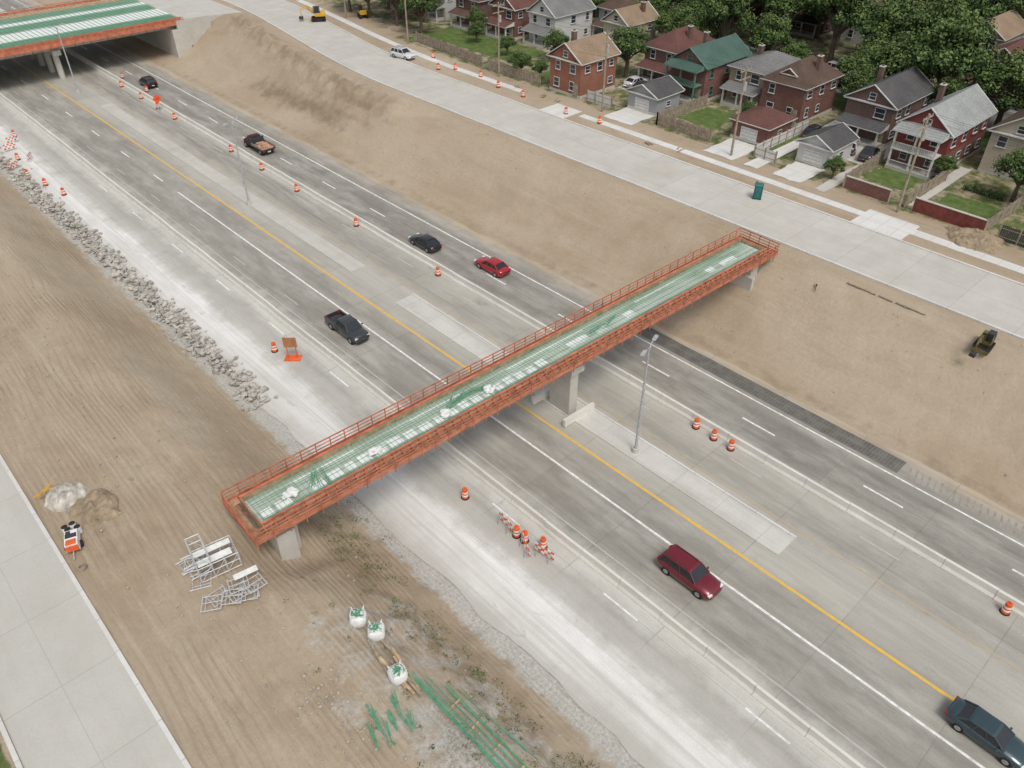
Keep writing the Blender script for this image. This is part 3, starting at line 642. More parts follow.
def house(name,s0,s1,r0,r1,wall,roof,kind='hip',st=2,rise=2.4,porch=None,upper=None,trim=None,chim=True,dormer=False,garage=False):
    z0=ZR; P=empty(name,((s0+s1)/2,(r0+r1)/2,z0)); cx,cy=(s0+s1)/2,(r0+r1)/2; P.scale=(1,1,.9)
    a0,a1,b0,b1=s0-cx,s1-cx,r0-cy,r1-cy; H=2.9*st+.2; trim=trim or M_trim; up_=upper or wall
    g=MB()
    if upper: g.bb((a0,b0,-.2),(a1,b1,3.1),0); g.bb((a0,b0,3.1),(a1,b1,H),1)
    else: g.bb((a0,b0,-.2),(a1,b1,H),0)
    g.bb((a0-.04,b0-.04,-.2),(a1+.04,b1+.04,.45),2)
    g.obj('walls',[wall,up_,M_con],P)
    g=MB(); roof_part(g,a0,a1,b0,b1,H,rise,kind)
    if dormer: 
        roof_part(g,a0+.8,a0+3.2,-1.1,1.1,H+1.2,.8,'gs',.25); g.bb((a0+.8,-1.1,H-.1),(a0+3.2,1.1,H+1.2),1)
        g.box((a0+.78,0,H+.75),(.04,1.1,.7),3)
    g.obj('roof',[roof,up_,trim,M_glass],P)
    w=MB()
    def win(cx_,cy_,cz,nx,ny,ww=.95,hh=1.35):
        if nx: 
            w.box((cx_+nx*.03,cy_,cz),(.08,ww+.18,hh+.18),0); w.box((cx_+nx*.055,cy_,cz),(.05,ww,hh),1); w.box((cx_+nx*.085,cy_,cz),(.02,ww,.06),0); w.box((cx_+nx*.1,cy_,cz-hh/2-.1),(.16,ww+.3,.08),0)
        else:
            w.box((cx_,cy_+ny*.03,cz),(ww+.18,.08,hh+.18),0); w.box((cx_,cy_+ny*.055,cz),(ww,.05,hh),1); w.box((cx_,cy_+ny*.085,cz),(ww,.02,.06),0); w.box((cx_,cy_+ny*.1,cz-hh/2-.1),(ww+.3,.16,.08),0)
    if garage:
        w.box((a0-.03,0,1.15),(.08,2.6,2.1),0)
        for k in range(4): w.box((a0-.075,0,.4+k*.5),(.015,2.4,.05),2)
        win(0,b0,1.5,0,-1,.8,.7)
    else:
        for k in range(st):
            zc=1.75+2.9*k; n=max(2,int((b1-b0)/2.4)); 
            for i in range(n):
                y=b0+(b1-b0)*(i+.5)/n+R.uniform(-.15,.15)
                for x,nx in((a0,-1),(a1,1)):
                    if R.random()<.88: win(x,y,zc,nx,0,R.choice([.8,1.0,1.3]))
            n=max(2,int((a1-a0)/2.7))
            for i in range(n):
                x=a0+(a1-a0)*(i+.5)/n+R.uniform(-.25,.25)
                for y,ny in((b0,-1),(b1,1)):
                    if R.random()<.82: win(x,y,zc,0,ny,R.choice([.75,.95,1.1]),R.choice([1.0,1.35]))
        w.box((a0-.04,b0+1.0,1.25),(.1,.95,2.1),2); 
        if kind=='gs': win(a0,0,H+.75,-1,0,.8,.9); 
    w.obj('windows_and_doors',[trim,M_glass,M_wood2],P)
    if chim:
        g=MB(); x=R.uniform(-1,1.5); y=R.choice([b0+1.2,b1-1.2]); g.bb((x,y,H-.5),(x+.75,y+.6,H+rise+.5),0); g.bb((x-.06,y-.06,H+rise+.5),(x+.81,y+.66,H+rise+.62),1); g.bb((x+.2,y+.15,H+rise+.62),(x+.5,y+.4,H+rise+.85),0)
        g.obj('chimney',[B4,M_con],P)
    if porch:
        g=MB(); d=2.1; top=5.6 if porch==2 else 2.8
        g.bb((a0-d,b0+.4,-.1),(a0-.01,b1-.4,.5),1)
        for y in(b0+.55,(b0+b1)/2,b1-.55): g.bb((a0-d+.1,y-.11,.5),(a0-d+.32,y+.11,top),0)
        if porch==2:
            g.bb((a0-d,b0+.4,2.9),(a0-.01,b1-.4,3.08),0)
            for z in(1.3,3.9): g.bb((a0-d+.02,b0+.5,z),(a0-d+.08,b1-.5,z+.08),0)
            for i in range(24):
                y=b0+.6+i*(b1-b0-1.2)/23; g.bb((a0-d+.03,y,3.08),(a0-d+.07,y+.05,3.9),0)
        g.add([(a0-d-.3,b0+.1,top),(a0-.01,b0+.1,top+.75),(a0-.01,b1-.1,top+.75),(a0-d-.3,b1-.1,top)],[(0,1,2,3)],2)
        g.add([(a0-d-.3,b0+.1,top-.14),(a0-.01,b0+.1,top-.14),(a0-.01,b1-.1,top-.14),(a0-d-.3,b1-.1,top-.14)],[(3,2,1,0)],0)
        g.add([(a0-d-.3,b0+.1,top-.14),(a0-d-.3,b1-.1,top-.14),(a0-d-.3,b1-.1,top-.003),(a0-d-.3,b0+.1,top-.003)],[(0,3,2,1)],0)
        for y in(b0+.1,b1-.1): g.add([(a0-d-.3,y,top-.13),(a0-.01,y,top-.13),(a0-.01,y,top+.74),(a0-d-.3,y,top-.01)],[(0,1,2,3)],0)
        g.obj('porch',[trim,M_con,roof],P)
H_=house
H_('brick_house',92.0,100.2,83.2,89.8,B1,Rt,'gs',2,2.6,None,upper=B1)
H_('brick_house',107.3,117,76.7,83.2,B4,Rr,'hip',2,2.6,1); H_('brick_house',104.2,115,69,75.4,B2,Rg,'gs',2,2.5,2,trim=simple('green_trim',(.12,.22,.17),.7))
H_('brick_house',108.2,118,61.3,67.4,B3,Ry,'hip',2,1.4,1); H_('brick_house',106.5,116,53.8,60.5,B2,Rb,'hip',2,2.8,None,dormer=True)
H_('brick_house',108,119,41.5,48.2,B4,Rd,'gs',2,2.5,1); H_('brick_house',103.6,116,32.2,38.6,B2,Rl,'gs',2,2.9,2,upper=S4)
H_('sided_house',109.5,121,23.4,29.6,S1,Rb,'gs',2,2.6,None); H_('sided_house',107,118,12.5,19,B3,Rr,'hip',2,2.4,1)
H_('brick_house',138,148,36,43.5,B2,Rr,'gs',2,2.6,1); H_('garage',94.5,100,70.2,75.6,S3,Rd,'gs',1,1.5,garage=True,chim=False); H_('garage',95.9,102,52.4,58,B2,Rr,'hip',1,1.5,garage=True,chim=False)
H_('garage',95.2,101,42.8,47.3,S2,Rd,'gs',1,1.4,garage=True,chim=False)
H_('brick_house',107,116,124,131,B4,Rb,'hip',2,2.6,1); H_('brick_house',107.5,116,114.5,121,B2,Rr,'gs',2,2.6,1); H_('sided_house',109,119,105.5,112.2,S2,Ry,'gs',2,2.8,1)
H_('sided_house',121,131,99,105.7,S3,Rb,'hip',2,2.6,1); H_('sided_house',114,122,92.7,98.3,S1,Rt,'gs',2,2.4,None)
H_('brick_house',107,116,134.5,141,S2,Ry,'gs',2,2.6,1); H_('brick_house',107,116,144.5,151.5,B2,Rb,'hip',2,2.6,1)
k=0
walls=[B2,B4,S1,B3,S2,B1,B2,S3]; roofs=[Rb,Rr,Rd,Ry,Rb,Rr,Rt,Rd]
for s0 in(152,190):
    rr=24 if s0==152 else 40
    while rr<150:
        H_('brick_house' if k%3 else 'sided_house',s0+R.uniform(-1,1),s0+11,rr,rr+6.8,walls[k*5%8],roofs[k*3%8],['hip','gs','gs'][k%3],2,2.6,1 if k%2 else None); rr+=10.4; k+=1
M_asph=concrete('residential_asphalt',(.12,.12,.118),(.17,.17,.165),0,(.22,.21,.19),.4)
strip('residential_street',126.5,134,-60,98,ZR+.03,M_asph,4); strip('residential_street',171,178,-60,300,ZR+.03,M_asph,4); strip('residential_street',133,140,112,300,ZR+.03,M_asph,4)
for s_ in(124.3,134.8): strip('sidewalk',s_,s_+1.3,-60,96,ZR+.05,M_walk,4)
def pad(name,s0,s1,r0,r1,mat,z): 
    m=MB(); ring=[]; C=[(s0,r0),(s1,r0),(s1,r1),(s0,r1)]
    for q in range(4):
        a=C[q]; b_=C[(q+1)%4]
        for i in range(6): 
            t=i/6; ring.append((a[0]+(b_[0]-a[0])*t+R.uniform(-.15,.15),a[1]+(b_[1]-a[1])*t+R.uniform(-.15,.15),z))
    m.add(ring,[tuple(range(len(ring)))]); m.obj(name,[mat])
bl=NB('lawn_grass',.95,.15); M_lawn=bl.out(bl.mix(bl.rng(bl.noise(.12,4),.55,.7,0,.6),bl.mix(bl.rng(bl.noise(.8,8,rough=.75),.35,.65),(.06,.105,.026),(.15,.19,.065)),(.27,.22,.13)))
for s0,s1,r0,r1 in[(101,107.3,77,82),(96.5,103.8,61.5,67.5),(93,105.5,49,52),(96.5,102.5,33,38.5),(93,100,22,29),(101,108,42,47.5),(118,124,30,60),(118,124,62,90),(93,106,92,96.5),(97,106,104,130),(93,106.5,12,20)]: pad('lawn',s0,s1,r0,r1,M_lawn,ZR+.02+R.random()*.008)
for s0,s1,r0,r1 in[(89,95,70.4,75.6),(89,95.6,52.8,57.6),(89,95,43,47),(100.5,107,80,83),(89,126,49.2,51.2),(89,126,39.5,41),(100,110,39.4,44),(93,109,30,31.6)]: pad('driveway',s0,s1,r0,r1,M_walk if R.random()<.3 else M_svc,ZR+.035+R.random()*.012)
def fence(name,pts,h,mat,kind='board'):
    g=MB()
    for (x0,y0),(x1,y1) in zip(pts,pts[1:]):
        L=math.hypot(x1-x0,y1-y0); a=math.atan2(y1-y0,x1-x0); n=int(L/2.2)+1; 
        if kind=='wall': g.box(((x0+x1)/2,(y0+y1)/2,ZR+h/2),(L,.25,h),0,a); g.box(((x0+x1)/2,(y0+y1)/2,ZR+h+.04),(L,.34,.08),1,a)
        else:
            for i in range(int(L/.2)):
                t=(i+.5)*.2/L; g.box((x0+(x1-x0)*t,y0+(y1-y0)*t,ZR+h/2+R.uniform(-.03,.03)),(.17,.03,h),0,a)
            for z in(.4,h-.35): g.box(((x0+x1)/2,(y0+y1)/2,ZR+z),(L,.09,.07),1,a)
        for i in range(n+1): t=i/n; g.box((x0+(x1-x0)*t,y0+(y1-y0)*t,ZR+h/2+.08),(.16,.16,h+.1),1,a)
    g.obj(name,[mat,M_wood2 if kind!='wall' else M_con])
fence('wooden_fence',[(92,92),(91.5,104)],1.8,M_wood2); fence('wooden_fence',[(91.8,106),(93,126)],1.8,M_wood2); fence('wooden_fence',[(92,58.6),(92,68),(104,68)],1.7,M_wood2); 
fence('wooden_fence',[(92.3,48.6),(92.3,51.8),(106,51.9)],1.5,M_trim); fence('brick_wall',[(92,33),(92,38.6)],1.5,B2,'wall'); fence('brick_wall',[(92,22),(92,30)],1.6,simple('red_board',(.18,.05,.042),.8),'wall')
fence('wooden_fence',[(92,38.8),(103,39.3)],1.7,M_wood2); fence('wooden_fence',[(92,31),(103,31)],1.7,M_wood2); fence('wooden_fence',[(92,22),(108,21.6)],1.7,M_wood2); fence('wooden_fence',[(92,4),(92,20.5)],1.7,M_dark)
fence('wooden_fence',[(92.4,77),(92.4,82)],1.6,M_trim); fence('wooden_fence',[(101,91.3),(110,91.3)],1.6,M_wood2); fence('wooden_fence',[(101,60.9),(106.4,60.9)],1.5,M_trim)
for s_,r_,a,m,kd in[(103.3,81.4,0,C_wht,0),(103.5,44.2,.4,C_wht,1),(102.4,79,0,C_gray,0),(127.5,58,up,C_blk,1),(127.6,66,up,C_sil,0),(127.6,51,up,C_red,0),(133,62,dn,C_wht,1),(133,45,dn,C_blk,0),(127.6,40,up,C_wht,0),(127.5,74,up,C_blk,1),(133,82,dn,C_sil,0),(108,102.5,0,C_blk,0),(172,60,up,C_wht,0),(172,80,up,C_red,1),(103,41.2,.2,C_gray,0),(105,50.2,0,C_blk,0)]:
    (suv if kd else sedan)('parked_car',s_,r_,a,m,ZR+.05)
# ------------------------------------------------------------------ trees
def leafm(n,c): 
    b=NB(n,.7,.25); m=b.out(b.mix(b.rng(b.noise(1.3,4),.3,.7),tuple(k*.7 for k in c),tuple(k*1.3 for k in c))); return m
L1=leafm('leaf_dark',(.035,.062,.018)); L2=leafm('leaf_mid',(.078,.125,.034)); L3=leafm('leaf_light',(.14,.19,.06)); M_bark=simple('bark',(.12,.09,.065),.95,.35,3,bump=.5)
def tree_mesh(seed,Rd,Ht,N=9500):
    q=random.Random(seed); g=MB(); th=Ht*.30
    g.cyl((0,0,-.1),(q.uniform(-.1,.1),q.uniform(-.1,.1),th),Rd*.085,Rd*.06,9,0)
    cl=[]
    n=30
    for i in range(n):
        a=i*2.4+q.uniform(-.4,.4); rad=Rd*math.sqrt((i+.5)/n)*q.uniform(.55,.94); zz=th+ (Ht-th)*(.14+.70*(1-(rad/Rd)**1.6)*q.uniform(.4,1.0))
        c=Vector((rad*math.cos(a),rad*math.sin(a),zz)); cl.append((c,Rd*q.uniform(.15,.36)))
        mid=Vector((c.x*.35,c.y*.35,th+(zz-th)*.45)); g.cyl((0,0,th*.9),mid,Rd*.035,Rd*.024,5,0); g.cyl(mid,c,Rd*.024,Rd*.009,5,0)
    for i in range(N):
        c,rc=q.choice(cl)
        d=Vector((q.gauss(0,1),q.gauss(0,1),q.gauss(0,1))).normalized(); rr_=rc*(q.random()**.5)*(1+.55*mn.noise(d*2.2+c))
        p=c+Vector((d.x,d.y,d.z*.75))*rr_*1.15; sz=q.uniform(.08,.19)*(.7+Rd*.07)
        nrm=(d+Vector((q.gauss(0,.6),q.gauss(0,.6),.6+q.gauss(0,.45)))).normalized(); u=nrm.orthogonal().normalized(); w=nrm.cross(u); a=q.random()*6.28
        u2=u*math.cos(a)+w*math.sin(a); w2=nrm.cross(u2)
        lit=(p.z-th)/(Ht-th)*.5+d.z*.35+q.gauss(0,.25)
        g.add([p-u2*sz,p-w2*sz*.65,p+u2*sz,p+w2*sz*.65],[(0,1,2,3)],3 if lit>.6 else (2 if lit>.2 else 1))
    me=bpy.data.meshes.new('tree'); me.from_pydata(g.v,[],g.f); me.update()
    for m in(M_bark,L1,L2,L3): me.materials.append(m)
    me.polygons.foreach_set('material_index',g.m); return me
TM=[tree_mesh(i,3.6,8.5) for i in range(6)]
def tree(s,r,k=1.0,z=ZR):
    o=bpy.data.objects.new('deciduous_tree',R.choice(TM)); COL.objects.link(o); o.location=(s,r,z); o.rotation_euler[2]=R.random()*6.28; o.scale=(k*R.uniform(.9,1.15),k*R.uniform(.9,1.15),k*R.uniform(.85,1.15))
for s,r,k in[(105.6,85.5,1.2),(93,97.5,.6),(94,94,.4),(103,23.0,.95),(93.2,41,.45),(97.4,138,1.3),(97.2,130,1.15),(103,136,1.3),(101,142,1.3),(97,147,1.2),(97,154,1.3),(104,150,1.2),(104,100,.7),(99.5,108,.5),(120.5,113,1.1),(121,123,1.3),(104,121.5,.6),(101,118,.5),
  (125,96,1.3),(132,99,1.5),(137,102,1.6),(127,88,1.2),(134,110,1.6),(129,104,1.2),(142,97,1.6),
  (122,88,1.2),(123,79,1.5),(122.5,70,1.2),(121,64,.9),(123,54,1.2),(123,48,1.5),(123.5,42,1.8),(123,33,1.5),(122,27,1.3),(123,20,1.3),(136.5,94,1.6),(137,85,1.6),(137,76,1.8),(137,66,1.8),(137,57,1.7),(136.5,50,1.8),(136.5,32,1.6),(136,24,1.5),(144,103,1.6),(143,92,1.6),(145,80,1.6),(146,70,1.6),(146,60,1.7),(147,50,1.5),(149,98,1.6),(149,88,1.5),(150,76,1.4),
  (140,112,1.7),(146,120,1.7),(137,124,1.6),(152,110,1.6),(131,116,1.3),(128,128,1.5),(126,109,1.1),(166,62,1.7),(167,74,1.7),(168,86,1.7),(167,98,1.7),(166,50,1.7),(166,38,1.5),(182,70,1.8),(183,82,1.7),(183,95,1.8),(182,108,1.8),(184,58,1.7),(184,46,1.6),(170,112,1.8),(160,122,1.8),(158,134,1.7),(148,134,1.7),(205,70,1.8),(206,85,1.9),(206,100,1.9),(207,58,1.8),(208,115,1.9),(195,122,1.9),(180,130,1.9),(112,158,1.4),(126,142,1.5),(124,152,1.5),(136,140,1.5),(103.5,60.2,.35),(103,31.5,.4),(118,51,.9),(119.5,39.6,.9),(121,83,1.0),(170,130,1.8),(205,45,1.8),(215,65,2),(216,90,2)]:
    tree(s,r,k)
def leaves(name,pts,N,rad,hgt,size,mats,seed=3,zf=None):
    q=random.Random(seed); g=MB()
    for (s,r,k) in pts:
        for i in range(int(N*k)):
            a=q.random()*6.28; d=rad*k*q.random()**.6; p=Vector((s+d*math.cos(a),r+d*math.sin(a),0)); p.z=(zf(p.x,p.y) if zf else 0)+hgt*k*q.random()*(1-.6*d/(rad*k))+.03
            n=Vector((q.gauss(0,.7),q.gauss(0,.7),1)).normalized(); u=n.orthogonal().normalized(); w=n.cross(u); a=q.random()*6.28; u2=u*math.cos(a)+w*math.sin(a); w2=n.cross(u2); sz=size*q.uniform(.6,1.3)
            g.add([p-u2*sz,p-w2*sz*.5,p+u2*sz,p+w2*sz*.5],[(0,1,2,3)],q.randrange(len(mats)))
    g.obj(name,mats)
M_dry=simple('dry_weed',(.24,.20,.10),.9,.3)
pts=[]
for i in range(210):
    r=R.uniform(0,46); s=16.9+R.gauss(0,1.1)+(.8 if r>30 else 0); pts.append((s,r,R.uniform(.2,.9)))
for i in range(60): pts.append((R.uniform(9,17),R.uniform(6,34),R.uniform(.15,.4)))
leaves('weeds',pts,46,.75,.45,.06,[L2,M_dry,M_dry,L1,L3],5,lambda s,r:tz(s,r)+.08)
leaves('hedge',[(92.9,62+i*.8,.8) for i in range(7)]+[(102.5,24+.8*i,.8) for i in range(6)]+[(107,48.8,.9)],260,.7,1.3,.12,[L1,L2,L3],6,lambda s,r:ZR)
# ------------------------------------------------------------------ rubble & stones
g=MB()
for i in range(2500):
    r=R.uniform(57,160); c=21.2+.5*fb(1,r,.12); s=c+R.gauss(0,.65)+ (.3 if r<110 else 0); q=R.choice([.07,.1,.14,.18,.2,.26,.34])*R.uniform(.7,1.2)
    if r>125 and R.random()<.5: continue
    if nz(7,r,.4)<-.25 and R.random()<.6: continue
    g.blob((s,r,.08+q*.3+tz(s,r)*.9+max(0,.35-abs(s-c)*.4)*R.random()),(q,q*R.uniform(.6,1.3),q*R.uniform(.4,.8)),0,jit=.7,n=5,k=3)
g.obj('rubble_pile',[M_rock])
g=MB()
for i in range(1500):
    k=R.random()
    if k<.35: s,r=R.gauss(12.3,1.2),R.gauss(16.5,1.8)
    elif k<.5: s,r=R.gauss(9.0,1.1),R.gauss(24.0,1.8)
    else: s,r=R.uniform(3,20),R.uniform(4,150)
    if s<1.6: continue
    q=R.uniform(.03,.11); g.blob((s,r,tz(s,r)+.05),(q,q*.8,q*.6),0,jit=.5,n=5,k=3)
for i in range(450):
    s,r=R.uniform(59.5,73),R.uniform(-5,160); q=R.uniform(.04,.11); g.blob((s,r,tz(s,r)+.06),(q,q*.8,q*.6),0,jit=.5,n=5,k=3)
g.obj('scattered_stones',[M_grav])
# ------------------------------------------------------------------ site equipment
def bag(s,r):
    z=tz(s,r); P=empty('bulk_bag',(s,r,z+.05),R.random()*3)
    g=MB(); V=[];F=[]; n=20; prof=[(.38,0),(.50,.15),(.55,.45),(.53,.75),(.47,.9),(.40,.93)]
    for rad,zz in prof:
        for i in range(n):
            a=2*math.pi*i/n; sq=1/max(abs(math.cos(a)),abs(math.sin(a)))**.55; k=rad*sq*(1+.08*nz(math.cos(a)*3,math.sin(a)*3+s,1,zz*2)); V.append((k*math.cos(a),k*math.sin(a),zz))
    for j in range(len(prof)-1):
        for i in range(n): F.append((j*n+i,j*n+(i+1)%n,(j+1)*n+(i+1)%n,(j+1)*n+i))
    F.append(tuple(range(n))[::-1]); g.add(V,F); g.obj('sack',[M_bagw],P,smooth=True)
    g=MB()
    for a in(.78,2.36,3.93,5.5):
        x,y=.52*math.cos(a),.52*math.sin(a); g.bar((x,y,.75),(x*1.1,y*1.1,1.15),.05); g.bar((x*1.1,y*1.1,1.15),(x*.7,y*.7,.9),.05)
    g.obj('lifting_loops',[M_bagw],P)
    g=MB()
    for i in range(18):
        a=R.random()*3.14; c=Vector((R.gauss(0,.12),R.gauss(0,.12),.9+R.random()*.1)); d=Vector((math.cos(a),math.sin(a),R.gauss(0,.25)))*.2; g.bar(c-d,c+d,.05)
    g.blob((0,0,.80),(.44,.44,.12),1); g.obj('rebar_offcuts',[M_reb,M_bagw],P)
for s,r in[(13.1,28.2),(13.4,26.7),(12.5,23.2)]: bag(s,r)
g=MB()
def bundle(c0,c1,n,w=.045,spread=.35):
    c0=Vector(c0);c1=Vector(c1); d=(c1-c0).normalized(); o=Vector((-d.y,d.x,0))
    for i in range(n):
        k=R.uniform(-spread,spread); e=R.uniform(-.5,.5); j=R.gauss(0,.10); h=R.random()*.12
        g.bar(c0+o*k+d*e+Vector((0,0,h)),c1+o*(k+j)+d*e+Vector((0,0,h)),w)
zg=lambda s,r:tz(s,r)+.34
for a,b_,n in[((13.3,22.9),(13.5,11.5),5),((13.8,22.0),(14.1,12.5),3),((14.6,21.4),(14.9,14),3),((15.3,20.6),(15.9,15.2),2)]:
    bundle((a[0],a[1],zg(*a)+.12),(b_[0],b_[1],zg(*b_)+.12),n,.05,.2)
for s0,r0 in[(9.2,21.0),(9.8,20.7),(10.5,20.9),(11.1,20.4),(11.2,21.6),(9.9,21.9)]: bundle((s0,r0-.35,tz(s0,r0)+.3),(s0+.2,r0+.45,tz(s0,r0)+.3),9,.05,.17)
g.obj('green_rebar_bundle',[M_reb])
g=MB()
for i in range(10):
    a=R.gauss(1.5,.14); s=12.9+R.uniform(-.6,.7); r=24.3+R.uniform(-1.6,1.8); g.box((s,r,tz(s,r)+.22+.06*(i%3)),(R.uniform(1.6,3.6),.16,.09),i%2,a)
for i in range(4): g.box((14+R.uniform(-.3,.3),20+i*-1.8,tz(14,18)+.2),(1.5,.12,.1),0,.1)
g.obj('lumber_pile',[M_wood,M_wood2])
def scaffold():
    P=empty('scaffolding',(8.75,37.9,ZL),-.15); P.scale=(.92,.92,.92)
    g=MB()
    def frame(x,y,rot,h=1.5,w=1.3,z=0,tilt=0):
        M=Matrix.Translation((x,y,z))@Matrix.Rotation(rot,4,'Z')@Matrix.Rotation(tilt,4,'X')
        for a in(0,w): g.cyl((a,0,0),(a,0,h),.04,None,6,0,M)
        for zz in(.2,.75,h-.05): g.cyl((0,0,zz),(w,0,zz),.033,None,6,0,M)
        g.cyl((.25,0,.2),(.25,0,h),.028,None,5,0,M); g.cyl((w-.25,0,.2),(w-.25,0,h),.028,None,5,0,M)
    for t in(0,1):
        for i in range(4-t*2): frame(-1.6+i*.95,-1.0,1.57,1.5,1.9,z=t*1.5)
    for y in(-1,.9):
        for z in(.2,.9,1.55,2.3,2.95):
            g.cyl((-1.6,y,z),(1.25 if z<1.6 else -.65,y,z),.033,None,6,0)
        for i in range(3): g.cyl((-1.6+i*.95,y,.2),(-.65+i*.95,y,1.5),.025,None,5,0)
        g.cyl((-1.6,y,2.95),(-.65,y,1.6),.025,None,5,0)
    for i in range(9): frame(-1.8+R.uniform(-.5,2.6),-2.1+R.uniform(-.6,.5),R.uniform(-.5,.5),1.5,1.3,.1+.06*i,1.5)
    for i in range(5): frame(-2.4+R.uniform(-.3,.3),-.5+R.uniform(-1,1.4),1.57+R.uniform(-.4,.4),1.5,1.3,.1+.07*i,1.5)
    g.obj('steel_frames',[M_alu],P)
    g=MB(); g.bb((-1.5,-.9,1.62),(.9,-.3,1.67)); g.bb((-1.5,.1,1.62),(1.1,.6,1.67)); g.bb((.3,-2.6,.72),(2.0,-2.1,.77)); g.obj('planks',[M_foam],P)
scaffold()
def heap(name,s,r,rad,h,mat,seed,z=ZL):
    g=MB(); n=26; V=[];F=[]
    for j in range(n+1):
        for i in range(n+1):
            x=(i/n*2-1)*rad; y=(j/n*2-1)*rad; d=math.hypot(x,y)/rad; e=max(0,1-d*(1+.3*nz(x,y,.8,seed)))
            V.append((x,y,h*(sm(e*1.5))*(.75+.5*abs(nz(x,y,1.6,seed)))+.18*sm(e*4)*mn.turbulence(Vector((x*2,y*2,seed)),3,False)-.55*(1-sm(e*4))))
    for j in range(n):
        for i in range(n): F.append((j*(n+1)+i,j*(n+1)+i+1,(j+1)*(n+1)+i+1,(j+1)*(n+1)+i))
    g.add(V,F); return g.obj(name,[mat],loc=(s,r,z))
M_sheet=simple('translucent_plastic_sheet',(.47,.44,.38),.35,.45,1.5,.5,bump=.9); M_ysheet=simple('yellow_strap',(.65,.36,.04),.6,.2)
heap('plastic_sheeting',3.4,51.3,1.7,.9,M_sheet,3)
g=MB()
for i in range(4): a=R.random()*3.1; g.box((2.6+R.uniform(-.6,.6),52.3+R.uniform(-.4,.4),ZL+.6+R.random()*.2),(1.0,.10,.05),0,a)
g.obj('yellow_straps',[M_ysheet])
M_soil=simple('loose_soil',(.30,.235,.16),.95,.3,1.4,.1,0,.8)
heap('dirt_mound',4.6,48.9,2.1,.5,M_soil,9); heap('dirt_mound',90,22,3.5,.7,M_soil,14,ZR)
P=empty('portable_compressor',(2.2,46.2,ZL),1.25); P.scale=(.8,.8,.8)
g=MB(); g.box((0,0,.75),(1.9,1.1,.75),0,tp=.93); g.box((-.6,0,1.16),(.6,.8,.08),1); g.box((.5,.2,1.2),(.35,.35,.14),2); g.box((-.99,0,.75),(.06,1.0,.6),1); g.box((.2,0,1.14),(.5,.9,.05),2); g.obj('housing',[M_wht,M_org,M_dark],P,bevel=.05)
g=MB()
for x,y in((1.5,-.4),(1.5,.35),(2.1,0),(1.9,.6)): g.cyl((x,y,.05),(x,y,.75),.27,None,14,0); g.cyl((x,y,.75),(x,y,.85),.27,.12,14,1)
g.obj('tanks',[M_wht,M_rub],P)
g=MB()
for y in(-.6,.6): g.cyl((-.2,y-.1,.3),(-.2,y+.1,.3),.3,None,16,0)
g.bar((-.9,0,.45),(-1.9,0,.3),.09,1); g.obj('wheels_and_drawbar',[M_rub,M_steel],P)
g=MB()
for i in range(3): 
    for k in range(16):
        a=k*.3927; a2=a+.3927; g.cyl((1.9+.25*math.cos(a),43.9+.25*math.sin(a),ZL+.06+.07*i),(1.9+.25*math.cos(a2),43.9+.25*math.sin(a2),ZL+.06+.07*i),.035,None,6,0)
g.obj('coiled_hose',[M_wood2])
P=empty('portable_toilet',(81.6,44.3,ZR+.02),.5); P.scale=(.85,.85,.8); M_teal=simple('teal_plastic',(.02,.10,.10),.5,.2)
g=MB(); g.box((0,0,1.1),(1.15,1.15,2.0),0,tp=.96); g.box((0,0,.06),(1.2,1.2,.12),1); g.box((0,0,2.16),(1.22,1.22,.14),2,tp=.8); g.cyl((.4,.4,2.1),(.4,.4,2.5),.06,None,8,1)
g.box((-.585,0,1.08),(.03,.8,1.8),2); g.box((-.61,.3,1.1),(.03,.08,.14),1)
for y in(-.5,-.25,0,.25,.5): g.box((y,-.585,1.1),(.05,.03,1.8),2)
g.obj('cabin',[M_teal,M_dark,simple('teal_roof',(.03,.15,.15),.5)],P)
def excavator(name,s,r,z,rot,mat,k=1.0):
    P=empty(name,(s,r,z),rot); P.scale=(k,k,k)
    g=MB()
    for y in(-.75,.75):
        g.cyl((-1,y-.2,.33),(-1,y+.2,.33),.33,None,14,0); g.cyl((1,y-.2,.33),(1,y+.2,.33),.33,None,14,0); g.box((0,y,.33),(2,.4,.66),0)
        for i in range(11): g.box((-1+.2*i,y,.68),(.1,.44,.05),0)
    g.obj('tracks',[M_rub],P)
    g=MB(); g.box((-.35,0,1.15),(1.9,1.5,.6),0); g.box((-.95,0,1.55),(.75,1.4,.35),0); g.cyl((0,0,.6),(0,0,.86),.5,None,14,1); g.obj('upper_body',[mat,M_dark],P,bevel=.06)
    g=MB(); g.box((.15,.35,1.95),(1.0,.72,1.05),1,tp=.9); g.box((.15,.35,2.5),(1.05,.75,.08),0)
    for a in(-.4,.7):
        for b_ in(0,.7): g.bar((a,b_,1.45),(a+.02,b_,2.5),.08,0)
    g.obj('cab',[M_dark,M_cglass],P)
    g=MB(); g.bar((.6,-.25,1.2),(1.9,-.25,2.6),.3,0); g.bar((1.9,-.25,2.6),(3.0,-.25,1.9),.25,0); g.bar((3.0,-.25,1.95),(3.0,-.25,.8),.2,0); g.bar((1.0,-.25,1.2),(1.7,-.25,2.1),.1,1)
    g.obj('boom',[mat,M_steel],P)
    g=MB(); g.prism([(2.7,-.6),(3.4,-.6),(3.5,.1),(2.7,.1)],.35,.85,0); g.obj('bucket',[M_dark],P,bevel=.05)
    g=MB(); g.box((1.5,0,.3),(.12,1.9,.45),0); g.obj('blade',[mat],P)
M_gm=simple('black_yellow_machine',(.13,.105,.035),.5,.35)
excavator('mini_excavator',70.4,13.2,tz(70.4,13.2)+.1,3.2,M_gm,.75); excavator('excavator',88,152,ZR,2.6,M_ylwm,1.1)
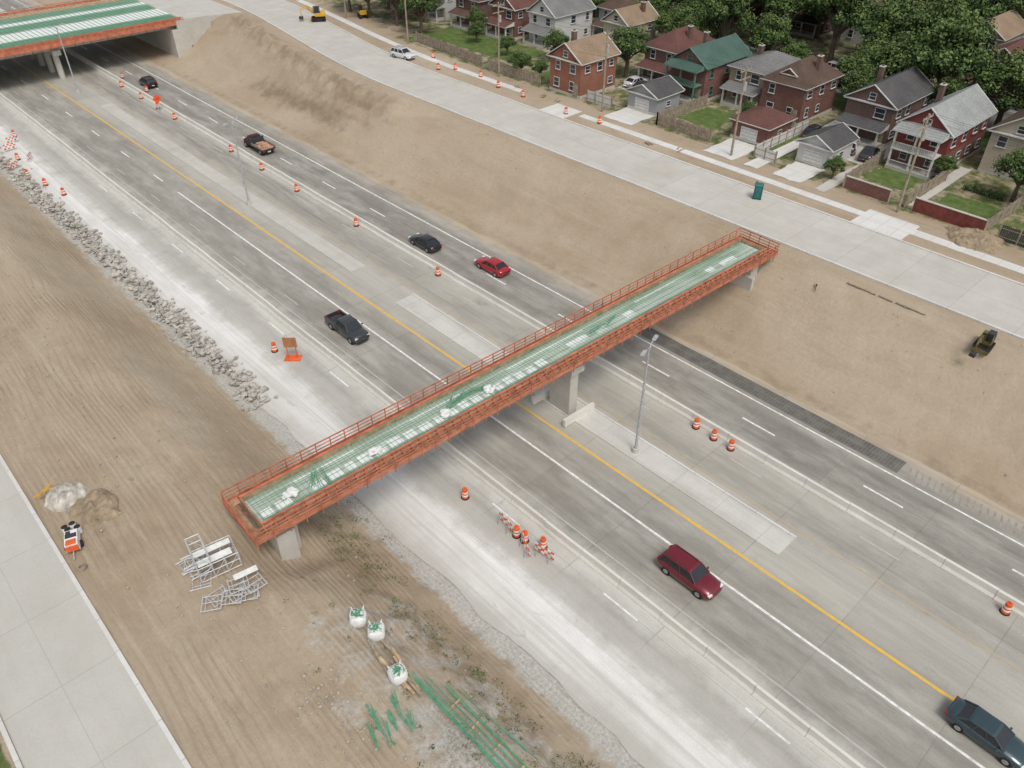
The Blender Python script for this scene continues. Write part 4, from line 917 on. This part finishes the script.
excavator('excavator',96,148,ZR,1.2,M_ylwm,.9)
g=MB()
for s,r,a in[(86.8,60,.2),(85.4,64,1.4),(88.5,85,.4),(88.9,88,.1),(89,94,1),(69.6,29.5,.4)]:
    for i in range(4): g.box((s+R.uniform(-.5,.5),r+R.uniform(-.5,.5),tz(s,r)+.15),(R.uniform(.5,1.3),.12,.08),i%2,a+R.uniform(-.3,.3))
g.obj('scrap_timber',[M_wood2,M_wood])
g=MB()
for i in range(5): r=19+i*1.6+R.uniform(-.2,.2); g.cyl((71.4,r,tz(71.4,r)+.12),(71.45,r+1.5,tz(71.4,r)+.12),.07,None,6,0)
g.obj('pipe_run',[M_wood2])
# ------------------------------------------------------------------ light, sky, camera
w=bpy.data.worlds.new('World'); sc.world=w; w.use_nodes=True; t=w.node_tree; bg=t.nodes['Background']
sky=t.nodes.new('ShaderNodeTexSky'); sky.sky_type='NISHITA'; sky.sun_disc=False; sky.sun_elevation=math.radians(58); sky.sun_rotation=math.radians(200); sky.dust_density=3; sky.air_density=1.0
hs=t.nodes.new('ShaderNodeHueSaturation'); hs.inputs['Saturation'].default_value=.35; t.links.new(sky.outputs[0],hs.inputs['Color']); t.links.new(hs.outputs[0],bg.inputs[0]); bg.inputs[1].default_value=.148
sd=bpy.data.lights.new('sun','SUN'); sd.energy=1.5; sd.angle=math.radians(18); sd.color=(1,.955,.88)
so=bpy.data.objects.new('sun',sd); COL.objects.link(so)
az=math.radians(200); el=math.radians(58)
d=Vector((math.sin(az)*math.cos(el),math.cos(az)*math.cos(el),math.sin(el))); so.rotation_euler=d.to_track_quat('Z','Y').to_euler()
cd=bpy.data.cameras.new('camera'); cam=bpy.data.objects.new('camera',cd); COL.objects.link(cam)
cam.location=(0,0,47); cam.rotation_euler=(math.radians(51.7),0,math.radians(-43)); cd.sensor_width=36; cd.lens=27.6; cd.clip_end=6000; cd.clip_start=.5
sc.camera=cam
sc.view_settings.view_transform='Standard'; sc.view_settings.look='None'; sc.view_settings.exposure=0; sc.view_settings.gamma=1
